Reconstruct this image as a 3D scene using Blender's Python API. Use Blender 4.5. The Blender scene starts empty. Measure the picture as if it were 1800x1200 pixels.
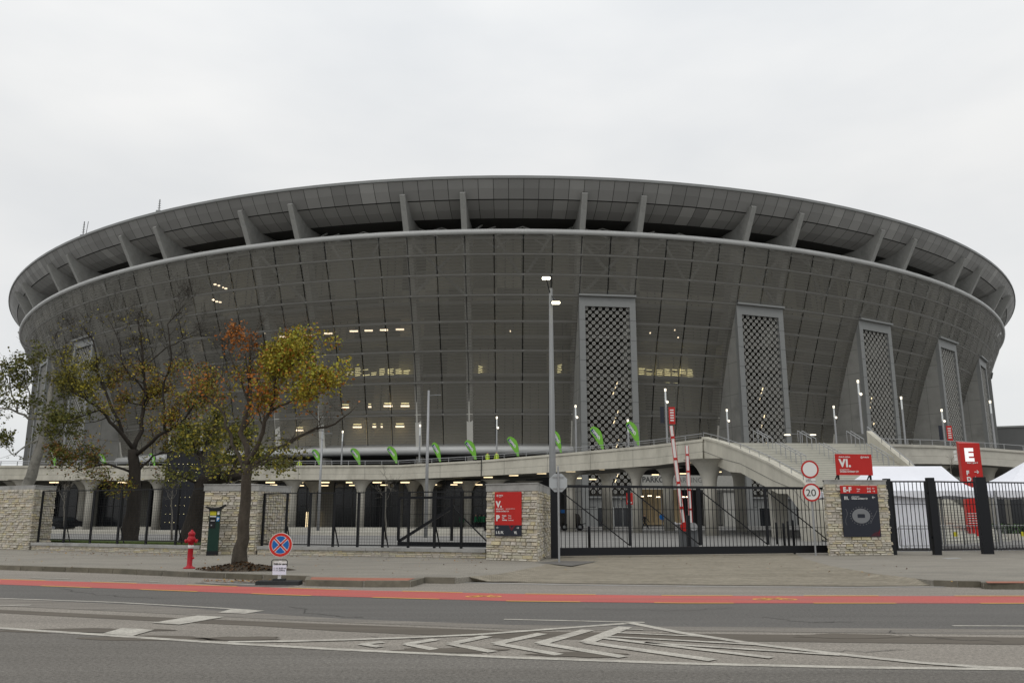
import bpy, bmesh, math, random
from mathutils import Vector, Matrix, noise
R = math.radians
random.seed(7)
sc = bpy.context.scene
C = sc.collection
# ------------------------------------------------------------------ camera
F, HOR, H = 1450.0, 905.0, 1.6
P = math.atan((HOR - 600) / F); cP, sP = math.cos(P), math.sin(P)
cd = bpy.data.cameras.new('camera'); cam = bpy.data.objects.new('camera', cd); C.objects.link(cam)
cd.sensor_width = 36; cd.lens = 36 * F / 1800; cd.clip_end = 5000; cd.clip_start = 0.1
cam.location = (0, 0, H); cam.rotation_euler = (math.pi / 2 + P, 0, 0); sc.camera = cam
sc.view_settings.view_transform = 'Standard'; sc.view_settings.look = 'None'
sc.view_settings.exposure = 0.0; sc.view_settings.gamma = 1
# ------------------------------------------------------------------ world: overcast sky
w = bpy.data.worlds.new('World'); sc.world = w; w.use_nodes = True
nt = w.node_tree; N = nt.nodes; L = nt.links; N.clear()
out = N.new('ShaderNodeOutputWorld'); bg = N.new('ShaderNodeBackground'); L.new(bg.outputs[0], out.inputs[0])
sky = N.new('ShaderNodeTexSky'); sky.sky_type = 'NISHITA'; sky.sun_disc = False
sky.sun_elevation = R(48); sky.sun_rotation = R(200)
bright = N.new('ShaderNodeVectorMath'); bright.operation = 'SCALE'; bright.inputs['Scale'].default_value = 0.08
L.new(sky.outputs[0], bright.inputs[0])
tc = N.new('ShaderNodeTexCoord'); mp = N.new('ShaderNodeMapping'); mp.inputs['Scale'].default_value = (1, 1, 2.6)
L.new(tc.outputs['Generated'], mp.inputs[0])
nz = N.new('ShaderNodeTexNoise'); nz.inputs['Scale'].default_value = 1.7; nz.inputs['Detail'].default_value = 5
nz.inputs['Roughness'].default_value = 0.5; L.new(mp.outputs[0], nz.inputs['Vector'])
cr = N.new('ShaderNodeValToRGB'); cr.color_ramp.elements[0].position = 0.30; cr.color_ramp.elements[1].position = 0.66
cr.color_ramp.elements[0].color = (0.72, 0.745, 0.77, 1); cr.color_ramp.elements[1].color = (0.93, 0.93, 0.92, 1)
L.new(nz.outputs['Fac'], cr.inputs[0])
sp = N.new('ShaderNodeSeparateXYZ'); L.new(tc.outputs['Generated'], sp.inputs[0])
mr = N.new('ShaderNodeMapRange'); mr.inputs[1].default_value = 0.35; mr.inputs[2].default_value = 1.0
mr.inputs[3].default_value = 0.96; mr.inputs[4].default_value = 1.45; L.new(sp.outputs['Z'], mr.inputs[0])
sc2 = N.new('ShaderNodeVectorMath'); sc2.operation = 'SCALE'; L.new(cr.outputs[0], sc2.inputs[0]); L.new(mr.outputs[0], sc2.inputs['Scale'])
mx = N.new('ShaderNodeMix'); mx.data_type = 'RGBA'; mx.inputs[0].default_value = 0.94
L.new(bright.outputs[0], mx.inputs[6]); L.new(sc2.outputs[0], mx.inputs[7]); L.new(mx.outputs[2], bg.inputs[0])
bg.inputs[1].default_value = 1.0
sl = bpy.data.lights.new('sun', 'SUN'); sun = bpy.data.objects.new('sun', sl); C.objects.link(sun)
sl.energy = 0.5; sl.angle = R(22); sl.color = (1, 0.96, 0.9)
sd = Vector((math.sin(R(200)) * math.cos(R(48)), math.cos(R(200)) * math.cos(R(48)), math.sin(R(48))))
sun.rotation_euler = sd.to_track_quat('Z', 'Y').to_euler(); sun.location = (0, 0, 100)

# ------------------------------------------------------------------ measuring helpers
def ray(px, py):
    x = (px - 900) / F; u = (600 - py) / F
    return Vector((x, cP - u * sP, sP + u * cP))
def G(px, py, z=0.0):
    r = ray(px, py); return r * ((z - H) / r.z) + Vector((0, 0, H))
def D(px, py, d):
    r = ray(px, py); return r * (d / r.y) + Vector((0, 0, H))
def VP(px, py, A, B):
    r = ray(px, py); n = Vector((B[1] - A[1], A[0] - B[0])); k = (A[0] * n.x + A[1] * n.y) / (r.x * n.x + r.y * n.y)
    return r * k + Vector((0, 0, H))

# ------------------------------------------------------------------ materials
MATS = {}
def mat(name, col, rough=0.8, metal=0.0, var=0.0, scale=3.0, bump=0.0, bscale=40.0, tone=False, emit=0.0, stretch=None, spec=0.3, detail=6, dirt=None, dscale=0.6, grain=0):
    if name in MATS: return MATS[name]
    m = bpy.data.materials.new(name); m.use_nodes = True; MATS[name] = m
    n = m.node_tree.nodes; l = m.node_tree.links; b = n['Principled BSDF']
    b.inputs['Roughness'].default_value = rough; b.inputs['Metallic'].default_value = metal
    b.inputs['Specular IOR Level'].default_value = spec
    c4 = (*col, 1)
    src = None
    tcn = n.new('ShaderNodeTexCoord'); vec = tcn.outputs['Object']
    if stretch:
        mpp = n.new('ShaderNodeMapping'); mpp.inputs['Scale'].default_value = stretch[:3]
        if len(stretch) > 3: mpp.inputs['Rotation'].default_value = (0, 0, stretch[3])
        l.new(vec, mpp.inputs[0]); vec = mpp.outputs[0]
    def mul(a, bb):
        q = n.new('ShaderNodeMix'); q.data_type = 'RGBA'; q.blend_type = 'MULTIPLY'; q.inputs[0].default_value = 1
        if hasattr(a, 'links'): l.new(a, q.inputs[6])
        else: q.inputs[6].default_value = a
        l.new(bb, q.inputs[7]); return q.outputs[2]
    cur = c4
    if var:
        t = n.new('ShaderNodeTexNoise'); t.inputs['Scale'].default_value = scale; t.inputs['Detail'].default_value = detail; t.inputs['Roughness'].default_value = 0.62
        l.new(vec, t.inputs['Vector'])
        r = n.new('ShaderNodeMapRange'); r.inputs[1].default_value = 0.28; r.inputs[2].default_value = 0.72
        r.inputs[3].default_value = 1 - var; r.inputs[4].default_value = 1 + var; l.new(t.outputs['Fac'], r.inputs[0])
        cur = mul(cur, r.outputs[0])
    if dirt:
        t = n.new('ShaderNodeTexNoise'); t.inputs['Scale'].default_value = dscale; t.inputs['Detail'].default_value = 9; t.inputs['Roughness'].default_value = 0.7
        l.new(vec, t.inputs['Vector'])
        r = n.new('ShaderNodeMapRange'); r.inputs[1].default_value = 0.48; r.inputs[2].default_value = 0.68
        r.inputs[3].default_value = 0; r.inputs[4].default_value = 0.75; l.new(t.outputs['Fac'], r.inputs[0])
        q = n.new('ShaderNodeMix'); q.data_type = 'RGBA'; l.new(r.outputs[0], q.inputs[0])
        if hasattr(cur, 'links'): l.new(cur, q.inputs[6])
        else: q.inputs[6].default_value = cur
        q.inputs[7].default_value = (*dirt, 1); cur = q.outputs[2]
    if grain:
        for gs, ga in ((22, .16), (75, .22)):
            t = n.new('ShaderNodeTexNoise'); t.inputs['Scale'].default_value = gs; t.inputs['Detail'].default_value = 3; l.new(tcn.outputs['Object'], t.inputs['Vector'])
            r = n.new('ShaderNodeMapRange'); r.inputs[1].default_value = .3; r.inputs[2].default_value = .7; r.inputs[3].default_value = 1 - ga * grain; r.inputs[4].default_value = 1 + ga * grain; l.new(t.outputs['Fac'], r.inputs[0]); cur = mul(cur, r.outputs[0])
    if tone:
        a = n.new('ShaderNodeAttribute'); a.attribute_name = 'tone'; cur = mul(cur, a.outputs['Color'])
    if hasattr(cur, 'links'): l.new(cur, b.inputs['Base Color'])
    else: b.inputs['Base Color'].default_value = cur
    if bump:
        t = n.new('ShaderNodeTexNoise'); t.inputs['Scale'].default_value = bscale; t.inputs['Detail'].default_value = 4
        l.new(tcn.outputs['Object'], t.inputs['Vector'])
        bp = n.new('ShaderNodeBump'); bp.inputs['Strength'].default_value = bump; bp.inputs['Distance'].default_value = 0.03
        l.new(t.outputs['Fac'], bp.inputs['Height']); l.new(bp.outputs[0], b.inputs['Normal'])
    if emit:
        b.inputs['Emission Color'].default_value = c4; b.inputs['Emission Strength'].default_value = emit
    return m
concrete = mat('concrete', (0.50, 0.48, 0.42), 0.85, var=0.10, scale=0.8, bump=0.15, bscale=12, dirt=(0.34, 0.325, 0.285), dscale=0.25)
concrete_deck = mat('concrete_deck', (0.52, 0.495, 0.42), 0.85, var=0.12, scale=0.9, bump=0.12, bscale=10, dirt=(0.36, 0.342, 0.285), dscale=0.55, stretch=(1, 1, .35))
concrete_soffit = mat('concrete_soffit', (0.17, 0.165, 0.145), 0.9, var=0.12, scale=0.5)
stair_concrete = mat('stair_concrete', (0.52, 0.51, 0.45), 0.85, var=0.08, scale=1.5)
tower_concrete = mat('tower_concrete', (0.27, 0.268, 0.25), 0.8, var=0.12, scale=0.35, dirt=(0.15, 0.15, 0.142), dscale=0.12)
fin_concrete = mat('fin_concrete', (0.30, 0.30, 0.285), 0.85, var=0.14, scale=0.5, dirt=(0.19, 0.19, 0.18), dscale=0.3)
frame_metal = mat('frame_metal', (0.22, 0.225, 0.22), 0.55, 0.2, var=0.05)
lattice_metal = mat('lattice_metal', (0.36, 0.355, 0.33), 0.5, 0.1)
ring_white = mat('ring_white', (0.47, 0.475, 0.465), 0.45, 0.1, var=0.06, scale=0.3)
band_metal = mat('band_metal', (0.19, 0.186, 0.175), 0.6, 0.1)
black_metal = mat('black_metal', (0.012, 0.013, 0.015), 0.45, 0.2)
gate_metal = mat('gate_metal', (0.014, 0.015, 0.018), 0.4, 0.3)
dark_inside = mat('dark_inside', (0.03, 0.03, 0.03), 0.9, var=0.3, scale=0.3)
bowl_inside = mat('bowl_inside', (0.42, 0.39, 0.31), 0.9, var=0.15, scale=0.1, tone=True)  # base colour kept pale and warm, standing in for the lit interior's glow
dark_glass = mat('dark_glass', (0.012, 0.014, 0.017), 0.15, 0.0, spec=0.5)
asph_walk = mat('asphalt_walk', grain=1.3, col= (0.255, 0.236, 0.20), rough=0.95, var=0.13, scale=1.2, bump=0.3, bscale=60, dirt=(0.185, 0.172, 0.15), dscale=0.35, stretch=(0.6, 1.6, 1, 0.3))
ROADST = (0.10, 1.3, 1, 0.10)
asph_road = mat('asphalt_road', grain=1.5, col= (0.255, 0.231, 0.199), rough=0.9, var=0.13, scale=1.0, bump=0.25, bscale=90, dirt=(0.20, 0.183, 0.158), dscale=0.7, stretch=ROADST)
asph_near = mat('asphalt_near', grain=1.9, col= (0.142, 0.131, 0.115), rough=0.85, var=0.16, scale=0.9, bump=0.3, bscale=90, dirt=(0.20, 0.188, 0.168), dscale=0.5, stretch=ROADST)
asph_dark = mat('asphalt_dark', grain=1.4, col= (0.122, 0.116, 0.107), rough=0.85, var=0.10, scale=1.6, bump=0.25, bscale=90, stretch=ROADST)
asph_patch = mat('asphalt_patch', (0.118, 0.102, 0.082), 0.9, var=0.18, scale=3.0, stretch=ROADST)
asph_grit = mat('asphalt_grit', grain=1, col= (0.19, 0.173, 0.15), rough=0.9, var=0.3, scale=5.0, stretch=ROADST, dirt=(0.20, 0.188, 0.168), dscale=1.2)
tar = mat('tar', (0.13, 0.123, 0.112), 0.85, var=0.15, scale=2.0)
paint_white = mat('paint_white', grain=.9, col= (0.46, 0.435, 0.38), rough=0.7, var=0.15, scale=6, dirt=(0.25, 0.23, 0.20), dscale=2.2)
paint_yellow = mat('paint_yellow', (0.62, 0.34, 0.08), 0.7, var=0.1, scale=8)
lane_red = mat('lane_red', grain=.7, col= (0.46, 0.105, 0.09), rough=0.8, var=0.10, scale=1.2, stretch=ROADST, dirt=(0.33, 0.135, 0.115), dscale=1.6)
paver_red = mat('paver_red', (0.33, 0.135, 0.09), 0.9, var=0.15, scale=5)
kerbstone = mat('kerbstone', (0.165, 0.148, 0.118), 0.9, var=0.2, scale=4, tone=True, dirt=(0.09, 0.085, 0.07), dscale=1.5)
plaza_m = mat('plaza_paving', (0.215, 0.21, 0.20), 0.9, var=0.16, scale=0.25, dirt=(0.15, 0.147, 0.138), dscale=0.15, stretch=(0.4, 1.5, 1))
terrain_m = mat('terrain', (0.12, 0.12, 0.10), 0.95, var=0.2, scale=0.05)
stone_m = mat('stone_block', (0.52, 0.485, 0.405), 0.95, var=0.2, scale=5, bump=0.6, bscale=14, tone=True)
mortar_m = mat('mortar', (0.27, 0.25, 0.20), 0.95, var=0.2, scale=6)
cap_m = mat('cap_stone', (0.35, 0.345, 0.33), 0.9, var=0.12, scale=3, dirt=(0.2, 0.2, 0.185), dscale=1.2)
grass_m = mat('grass', (0.06, 0.085, 0.02), 0.95, var=0.4, scale=6)
soil_m = mat('soil', (0.05, 0.038, 0.025), 0.95, var=0.5, scale=9, bump=1, bscale=20)
red_sign = mat('sign_red', (0.47, 0.018, 0.014), 0.45, var=0.06, scale=2)
white_sign = mat('sign_white', (0.72, 0.72, 0.70), 0.5)
navy_sign = mat('sign_navy', (0.018, 0.021, 0.032), 0.4)
grey_sign = mat('sign_grey', (0.19, 0.195, 0.205), 0.5)
sign_back = mat('sign_back', (0.42, 0.44, 0.45), 0.45, 0.3, var=0.05)
blue_sign = mat('sign_blue', (0.01, 0.13, 0.42), 0.4)
galv = mat('galvanised', (0.33, 0.335, 0.34), 0.5, 0.35, var=0.08, scale=4)
lamp_grey = mat('lamp_grey', (0.23, 0.235, 0.235), 0.5, 0.3, var=0.05)
hyd_red = mat('hydrant_red', (0.40, 0.012, 0.022), 0.4, var=0.12, scale=8)
meter_green = mat('meter_green', (0.006, 0.032, 0.022), 0.35, var=0.1)
yellow_m = mat('yellow_sticker', (0.55, 0.50, 0.03), 0.6)
flag_green = mat('flag_green', (0.18, 0.47, 0.055), 0.7, var=0.06)
tent_m = mat('tent_fabric', (0.80, 0.81, 0.86), 0.75, var=0.04, scale=1)
hedge_m = mat('hedge_green', (0.045, 0.085, 0.03), 0.9, var=0.5, scale=4)
hivis = mat('hi_vis', (0.55, 0.75, 0.04), 0.7)
skin_m = mat('skin', (0.45, 0.27, 0.2), 0.6); hair_m = mat('hair', (0.03, 0.02, 0.015), 0.7)
jacket_dark = mat('jacket_dark', (0.012, 0.013, 0.017), 0.8); jeans_m = mat('jeans', (0.03, 0.04, 0.07), 0.85)
jacket_light = mat('jacket_light', (0.42, 0.43, 0.44), 0.8); orange_m = mat('orange_cap', (0.7, 0.28, 0.04), 0.7)
shirt_green = mat('shirt_green', (0.01, 0.15, 0.06), 0.8)
bark_grey = mat('bark_grey', (0.062, 0.052, 0.040), 0.95, var=0.35, scale=7, bump=1, bscale=18, stretch=(1, 1, 0.3))
bark_dark = mat('bark_dark', (0.030, 0.025, 0.020), 0.95, var=0.35, scale=5, bump=1, bscale=12, stretch=(1, 1, 0.3))
bark_pale = mat('bark_pale', (0.26, 0.25, 0.22), 0.9, var=0.2, scale=2, bump=0.6, bscale=8, dirt=(0.035, 0.03, 0.025), dscale=1.3)
leaf_m = mat('leaf', (1, 1, 1), 0.6, tone=True, spec=0.2)
tyre_m = mat('tyre', (0.012, 0.012, 0.012), 0.9); car_black = mat('car_black', (0.008, 0.009, 0.011), 0.2, spec=0.5)
glass_car = mat('car_glass', (0.02, 0.024, 0.028), 0.08, spec=0.6)
light_warm = mat('lit_lamp_warm', (1.0, 0.80, 0.48), emit=1.7)
light_inside = mat('lit_lamp_inside', (1.0, 0.80, 0.55), emit=3.5)
light_slat = mat('lit_slat', (1.0, 0.88, 0.45), emit=1.7)
light_white = mat('lit_lamp_white', (1.0, 0.90, 0.70), emit=1.6)
light_street = mat('lit_street', (1.0, 0.92, 0.70), emit=4.0)
tube_glow = mat('lit_tube_glow', (0.65, 0.67, 0.67), emit=0.08)
warm_room = mat('warm_room', (0.20, 0.155, 0.09), 0.9, var=0.3, scale=0.6, emit=0.10)
building_m = mat('far_building', (0.12, 0.122, 0.12), 0.85, var=0.1, scale=0.1)
bin_dark = mat('dark_plastic', (0.02, 0.02, 0.022), 0.6)
letters_dark = mat('letters_dark', (0.05, 0.05, 0.05), 0.6)

# roof soffit panels: each panel has its own tone
soffit_m = mat('soffit_panel', (0.295, 0.292, 0.283), 0.55, 0.1, tone=True, var=0.04, scale=0.2)
roof_back = mat('roof_backing', (0.06, 0.06, 0.058), 0.8)
roof_top_m = mat('roof_top', (0.25, 0.25, 0.25), 0.6, var=0.1)
# expanded-mesh screen: partly see-through
def screen_material():
    m = bpy.data.materials.new('mesh_screen'); m.use_nodes = True
    n = m.node_tree.nodes; l = m.node_tree.links; b = n['Principled BSDF']
    b.inputs['Roughness'].default_value = 0.6; b.inputs['Metallic'].default_value = 0.1
    t = n.new('ShaderNodeTexCoord'); s = n.new('ShaderNodeSeparateXYZ'); l.new(t.outputs['Object'], s.inputs[0])
    k = n.new('ShaderNodeMath'); k.operation = 'MULTIPLY'; k.inputs[1].default_value = 2.3; l.new(s.outputs['Z'], k.inputs[0])
    fr = n.new('ShaderNodeMath'); fr.operation = 'FRACT'; l.new(k.outputs[0], fr.inputs[0])
    st = n.new('ShaderNodeMath'); st.operation = 'GREATER_THAN'; st.inputs[1].default_value = 0.72; l.new(fr.outputs[0], st.inputs[0])
    a = n.new('ShaderNodeAttribute'); a.attribute_name = 'tone'
    nz = n.new('ShaderNodeTexNoise'); nz.inputs['Scale'].default_value = 0.05; nz.inputs['Detail'].default_value = 3; l.new(t.outputs['Object'], nz.inputs['Vector'])
    r = n.new('ShaderNodeMapRange'); r.inputs[1].default_value = 0; r.inputs[2].default_value = 1; r.inputs[3].default_value = 0.71; r.inputs[4].default_value = 0.60; l.new(st.outputs[0], r.inputs[0])
    q = n.new('ShaderNodeMix'); q.data_type = 'RGBA'; q.blend_type = 'MULTIPLY'; q.inputs[0].default_value = 1
    q.inputs[6].default_value = (0.152, 0.146, 0.127, 1); l.new(a.outputs['Color'], q.inputs[7])
    l.new(q.outputs[2], b.inputs['Base Color'])
    v = n.new('ShaderNodeMapRange'); v.inputs[1].default_value = .3; v.inputs[2].default_value = .7; v.inputs[3].default_value = -.09; v.inputs[4].default_value = .07; l.new(nz.outputs['Fac'], v.inputs[0])
    ad = n.new('ShaderNodeMath'); ad.operation = 'ADD'; l.new(r.outputs[0], ad.inputs[0]); l.new(v.outputs[0], ad.inputs[1]); l.new(ad.outputs[0], b.inputs['Alpha'])
    return m
screen_m = screen_material()

# ------------------------------------------------------------------ mesh builder
def wloc(o):
    v = Vector((0, 0, 0))
    while o is not None: v += o.location; o = o.parent
    return v
class MB:
    def __init__(s): s.v = []; s.f = []; s.t = []; s.m = []
    def add(s, vs, fs, tone=(1, 1, 1), mi=0):
        k = len(s.v); s.v += [tuple(v) for v in vs]
        for f in fs: s.f.append([i + k for i in f]); s.t.append(tone); s.m.append(mi)
    def quad(s, a, b, c, d, tone=(1, 1, 1), mi=0): s.add([a, b, c, d], [(0, 1, 2, 3)], tone, mi)
    def hexa(s, p, tone=(1, 1, 1), mi=0):   # 8 points, bottom 4 then top 4
        s.add(p, [(3, 2, 1, 0), (4, 5, 6, 7), (0, 1, 5, 4), (1, 2, 6, 5), (2, 3, 7, 6), (3, 0, 4, 7)], tone, mi)
    def box(s, c, sz, rz=0.0, tone=(1, 1, 1), mi=0):
        x, y, z = sz[0] / 2, sz[1] / 2, sz[2] / 2; ca, sa = math.cos(rz), math.sin(rz)
        p = [(c[0] + ca * i - sa * j, c[1] + sa * i + ca * j, c[2] + k) for k in (-z, z) for i, j in ((-x, -y), (x, -y), (x, y), (-x, y))]
        s.hexa(p, tone, mi)
    def beam(s, a, b, wd, ht, tone=(1, 1, 1), mi=0, up=(0, 0, 1)):
        a = Vector(a); b = Vector(b); d = (b - a).normalized(); u = Vector(up)
        if abs(d.dot(u)) > 0.98: u = Vector((0, 1, 0))
        r = d.cross(u).normalized(); u = r.cross(d).normalized(); r = r * wd / 2; u = u * ht / 2
        s.hexa([a - r - u, a + r - u, b + r - u, b - r - u, a - r + u, a + r + u, b + r + u, b - r + u], tone, mi)
    def tube(s, pts, rad, n=8, cap=True, tone=(1, 1, 1), mi=0):
        pts = [Vector(p) for p in pts]
        if not hasattr(rad, '__len__'): rad = [rad] * len(pts)
        k = len(s.v); m = len(pts); prev = None
        for i, p in enumerate(pts):
            d = (pts[min(i + 1, m - 1)] - pts[max(i - 1, 0)]).normalized()
            if prev is None: r = d.cross(Vector((0.123, 0.05, 1)) if abs(d.z) < 0.9 else Vector((1, 0.1, 0))).normalized()
            else: r = (prev - d * prev.dot(d)).normalized()
            prev = r; q = d.cross(r)
            for j in range(n):
                a = 2 * math.pi * j / n; s.v.append(tuple(p + (r * math.cos(a) + q * math.sin(a)) * rad[i]))
        for i in range(m - 1):
            for j in range(n):
                j2 = (j + 1) % n; s.f.append([k + i * n + j, k + i * n + j2, k + (i + 1) * n + j2, k + (i + 1) * n + j]); s.t.append(tone); s.m.append(mi)
        if cap:
            s.f.append([k + j for j in range(n)][::-1]); s.t.append(tone); s.m.append(mi)
            s.f.append([k + (m - 1) * n + j for j in range(n)]); s.t.append(tone); s.m.append(mi)
    def lathe(s, c, prof, n=16, tone=(1, 1, 1), mi=0):
        s.tube([(c[0], c[1], c[2] + z) for r, z in prof], [r for r, z in prof], n, True, tone, mi)
    def prism(s, poly, z0, z1, tone=(1, 1, 1), mi=0):
        n = len(poly); vs = [(p[0], p[1], z0) for p in poly] + [(p[0], p[1], z1) for p in poly]
        s.add(vs, [list(range(n))[::-1], list(range(n, 2 * n))] + [(i, (i + 1) % n, n + (i + 1) % n, n + i) for i in range(n)], tone, mi)
    def plate(s, pts, off, tone=(1, 1, 1), mi=0):   # closed polygon extruded by vector off
        n = len(pts); off = Vector(off); vs = [Vector(p) for p in pts] + [Vector(p) + off for p in pts]
        s.add(vs, [list(range(n))[::-1], list(range(n, 2 * n))] + [(i, (i + 1) % n, n + (i + 1) % n, n + i) for i in range(n)], tone, mi)
    def disc(s, c, U, V, r, th, n=28, r0=0.0, tone=(1, 1, 1), mi=0, a0=0.0, a1=2 * math.pi):
        c = Vector(c); Nn = U.cross(V).normalized() * th
        pts = [c + (U * math.cos(a0 + (a1 - a0) * i / n) + V * math.sin(a0 + (a1 - a0) * i / n)) * r for i in range(n + (0 if abs(a1 - a0 - 2 * math.pi) < 1e-6 else 1))]
        if r0 == 0: s.plate(pts, Nn, tone, mi)
        else:
            inn = [c + (p - c) * (r0 / r) for p in pts]; m = len(pts); full = abs(a1 - a0 - 2 * math.pi) < 1e-6
            for i in range(m if full else m - 1):
                j = (i + 1) % m
                s.hexa([inn[i], pts[i], pts[j], inn[j], inn[i] + Nn, pts[i] + Nn, pts[j] + Nn, inn[j] + Nn], tone, mi)
    def build(s, name, mats, parent=None, smooth=False):
        o0 = wloc(parent) if parent else Vector((0, 0, 0))
        me = bpy.data.meshes.new(name); me.from_pydata([(v[0] - o0.x, v[1] - o0.y, v[2] - o0.z) for v in s.v], [], s.f)
        if not isinstance(mats, (list, tuple)): mats = [mats]
        for m in mats: me.materials.append(m)
        if len(mats) > 1: me.polygons.foreach_set('material_index', s.m)
        at = me.color_attributes.new('tone', 'FLOAT_COLOR', 'CORNER')
        buf = []
        for f, t in zip(s.f, s.t): buf += [t[0], t[1], t[2], 1.0] * len(f)
        at.data.foreach_set('color', buf)
        if smooth: me.shade_smooth()
        me.update()
        o = bpy.data.objects.new(name, me); C.objects.link(o)
        if parent: o.parent = parent
        return o
def tag(o, label=None, cat=None, group=None, kind=None):
    if label: o['label'] = label
    if cat: o['category'] = cat
    if group: o['group'] = group
    if kind: o['kind'] = kind
    return o
def thing(name, label, cat, loc=(0, 0, 0), group=None):
    o = bpy.data.objects.new(name, None); C.objects.link(o); o.location = loc; o.empty_display_size = 0.3
    return tag(o, label, cat, group)
def copy_tree(o, parent=None):
    c = o.copy(); C.objects.link(c)
    if parent: c.parent = parent
    for ch in [x for x in C.objects if x.parent == o]: copy_tree(ch, c)
    return c
def struct(name, mb, m, smooth=False): return tag(mb.build(name, m, None, smooth), kind='structure')
def text(name, s, size, O, U, V, m, parent, off=0.0, ext=0.002, align='LEFT', sx=1.0, sp=1.0):
    cu = bpy.data.curves.new(name, 'FONT'); cu.body = s; cu.size = size; cu.offset = off * size; cu.extrude = ext; cu.align_x = align; cu.space_character = sp
    ob = bpy.data.objects.new('tmp', cu); C.objects.link(ob); bpy.context.view_layer.update()
    me = bpy.data.meshes.new_from_object(ob.evaluated_get(bpy.context.evaluated_depsgraph_get())); bpy.data.objects.remove(ob)
    U = Vector(U).normalized(); V = Vector(V).normalized(); Nn = U.cross(V); O = Vector(O) + Nn * (0.004 + ext); o0 = wloc(parent) if parent else Vector((0, 0, 0))
    for v in me.vertices: v.co = O + U * (v.co.x * sx) + V * v.co.y + Nn * v.co.z - o0
    me.materials.clear(); me.materials.append(m); me.name = name
    o = bpy.data.objects.new(name, me); C.objects.link(o)
    if parent: o.parent = parent
    return o

# ================================================================== SETTING: ground, road
Z = -0.14
kerbL = [G(x, y) for x, y in ((-700, 973), (-300, 984), (0, 993), (200, 999), (333, 1005), (463, 1010), (540, 1012.5), (537, 1019), (640, 1021), (722, 1021), (745, 1014.5), (800, 1015.5))]
kerbR = [G(x, y) for x, y in ((1640, 1019.5), (1683, 1021), (1725, 1021.5), (1728, 1024), (1800, 1024.5), (2100, 1025), (3200, 1026))]
mb = MB(); mb.quad((-900, -60, -0.16), (900, -60, -0.16), (900, 2500, -0.16), (-900, 2500, -0.16)); struct('ground', mb, terrain_m)
def sheet(name, top, bot, z, m, sub=1, zz=None):
    """strip between two polylines of measured points on the road"""
    mb = MB()
    for i in range(len(top) - 1):
        a, b = G(*top[i], Z), G(*top[i + 1], Z); c, d = G(*bot[i + 1], Z), G(*bot[i], Z)
        mb.quad(*[(p.x, p.y, z) for p in (d, c, b, a)])
    return struct(name, mb, m)
mb = MB(); mb.prism([(-160, -30), (160, -30), (160, 40), (-160, 95)], -0.155, Z); struct('road', mb, asph_road)
cyT = [(-900, 990), (-300, 1008), (0, 1018), (250, 1025.5), (500, 1033), (600, 1036.5), (900, 1043.5), (1200, 1047), (1800, 1047.5), (2700, 1047)]
cyB = [(-900, 996), (-300, 1016), (0, 1027), (250, 1036), (500, 1045.5), (600, 1048.5), (900, 1056.5), (1200, 1060), (1800, 1060.5), (2700, 1060)]
dkB = [(-900, 1010), (-300, 1036), (0, 1052), (250, 1063), (460, 1078), (600, 1087), (900, 1098), (1200, 1101), (1800, 1106), (2700, 1110)]
stA = [(-900, 1022), (-300, 1054), (0, 1071), (250, 1083), (460, 1092), (600, 1097), (900, 1109), (1200, 1113), (1800, 1120), (2700, 1126)]
stB = [(-900, 1025), (-300, 1059), (0, 1077), (250, 1090), (460, 1100), (600, 1109), (900, 1122), (1200, 1125), (1800, 1133), (2700, 1138)]
L1 = [(-900, 1030), (-300, 1082), (0, 1104), (200, 1117.5), (400, 1131), (600, 1142), (900, 1156), (1200, 1166.5), (1500, 1173.5), (1800, 1177), (2700, 1182)]
sheet('road_resurfaced_lane', cyB, dkB, Z + .004, asph_dark)
sheet('road_worn_band', dkB, [(x, y - (y - dkB[i][1]) * .35) for i, (x, y) in enumerate(stA)], Z + .004, asph_grit)
sheet('road_tar_band', stA, stB, Z + .004, asph_patch)
sheet('cycle_lane', cyT, cyB, Z + .008, lane_red)
mb = MB()
for i in range(len(L1) - 1):
    a, b = G(*L1[i], Z), G(*L1[i + 1], Z); mb.quad((a.x, -28, Z + .004), (b.x if b.y > 0 else 160, -28, Z + .004), (b.x, b.y, Z + .004), (a.x, a.y, Z + .004)) if i >= 0 else None
struct('road_near_lane', mb, asph_near)
def stroke(mb, pts, wd, z, close=False):
    P3 = [Vector((p.x, p.y, 0)) for p in pts]
    Ls, Rs = [], []
    for i, p in enumerate(P3):
        d = (P3[min(i + 1, len(P3) - 1)] - P3[max(i - 1, 0)]).normalized(); n = Vector((-d.y, d.x, 0)) * wd / 2
        Ls.append(p + n); Rs.append(p - n)
    for i in range(len(P3) - 1): mb.quad(*[(q.x, q.y, z) for q in (Rs[i], Rs[i + 1], Ls[i + 1], Ls[i])])
def gp(l): return [G(x, y, Z) for x, y in l]
def s2(l): return [G(600 + x / 3, 980 + y / 3, Z) for x, y in l]
def resample(pl, x0, x1):
    r = [x0] + [p[0] for p in pl if x0 < p[0] < x1] + [x1]; o = []
    for x in r:
        for a, b in zip(pl, pl[1:]):
            if a[0] <= x <= b[0]: o.append((x, a[1] + (b[1] - a[1]) * (x - a[0]) / (b[0] - a[0]))); break
    return o
mk = MB(); mz = Z + .010
stroke(mk, gp(L1), 0.15, mz)
stroke(mk, gp([(400, 1128.5), (500, 1127.5), (600, 1125), (720, 1121), (840, 1115.5), (980, 1105), (1100, 1096)]), 0.15, mz + .001)
stroke(mk, gp([(1106, 1094.5), (1200, 1113), (1340, 1134), (1500, 1153), (1617, 1165), (1733, 1173.5), (1800, 1176)]), 0.17, mz + .001)
stroke(mk, gp([(886, 1088.5), (1133, 1094)]), 0.10, mz)
stroke(mk, gp([(1675, 1100), (2300, 1102)]), 0.10, mz)
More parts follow.
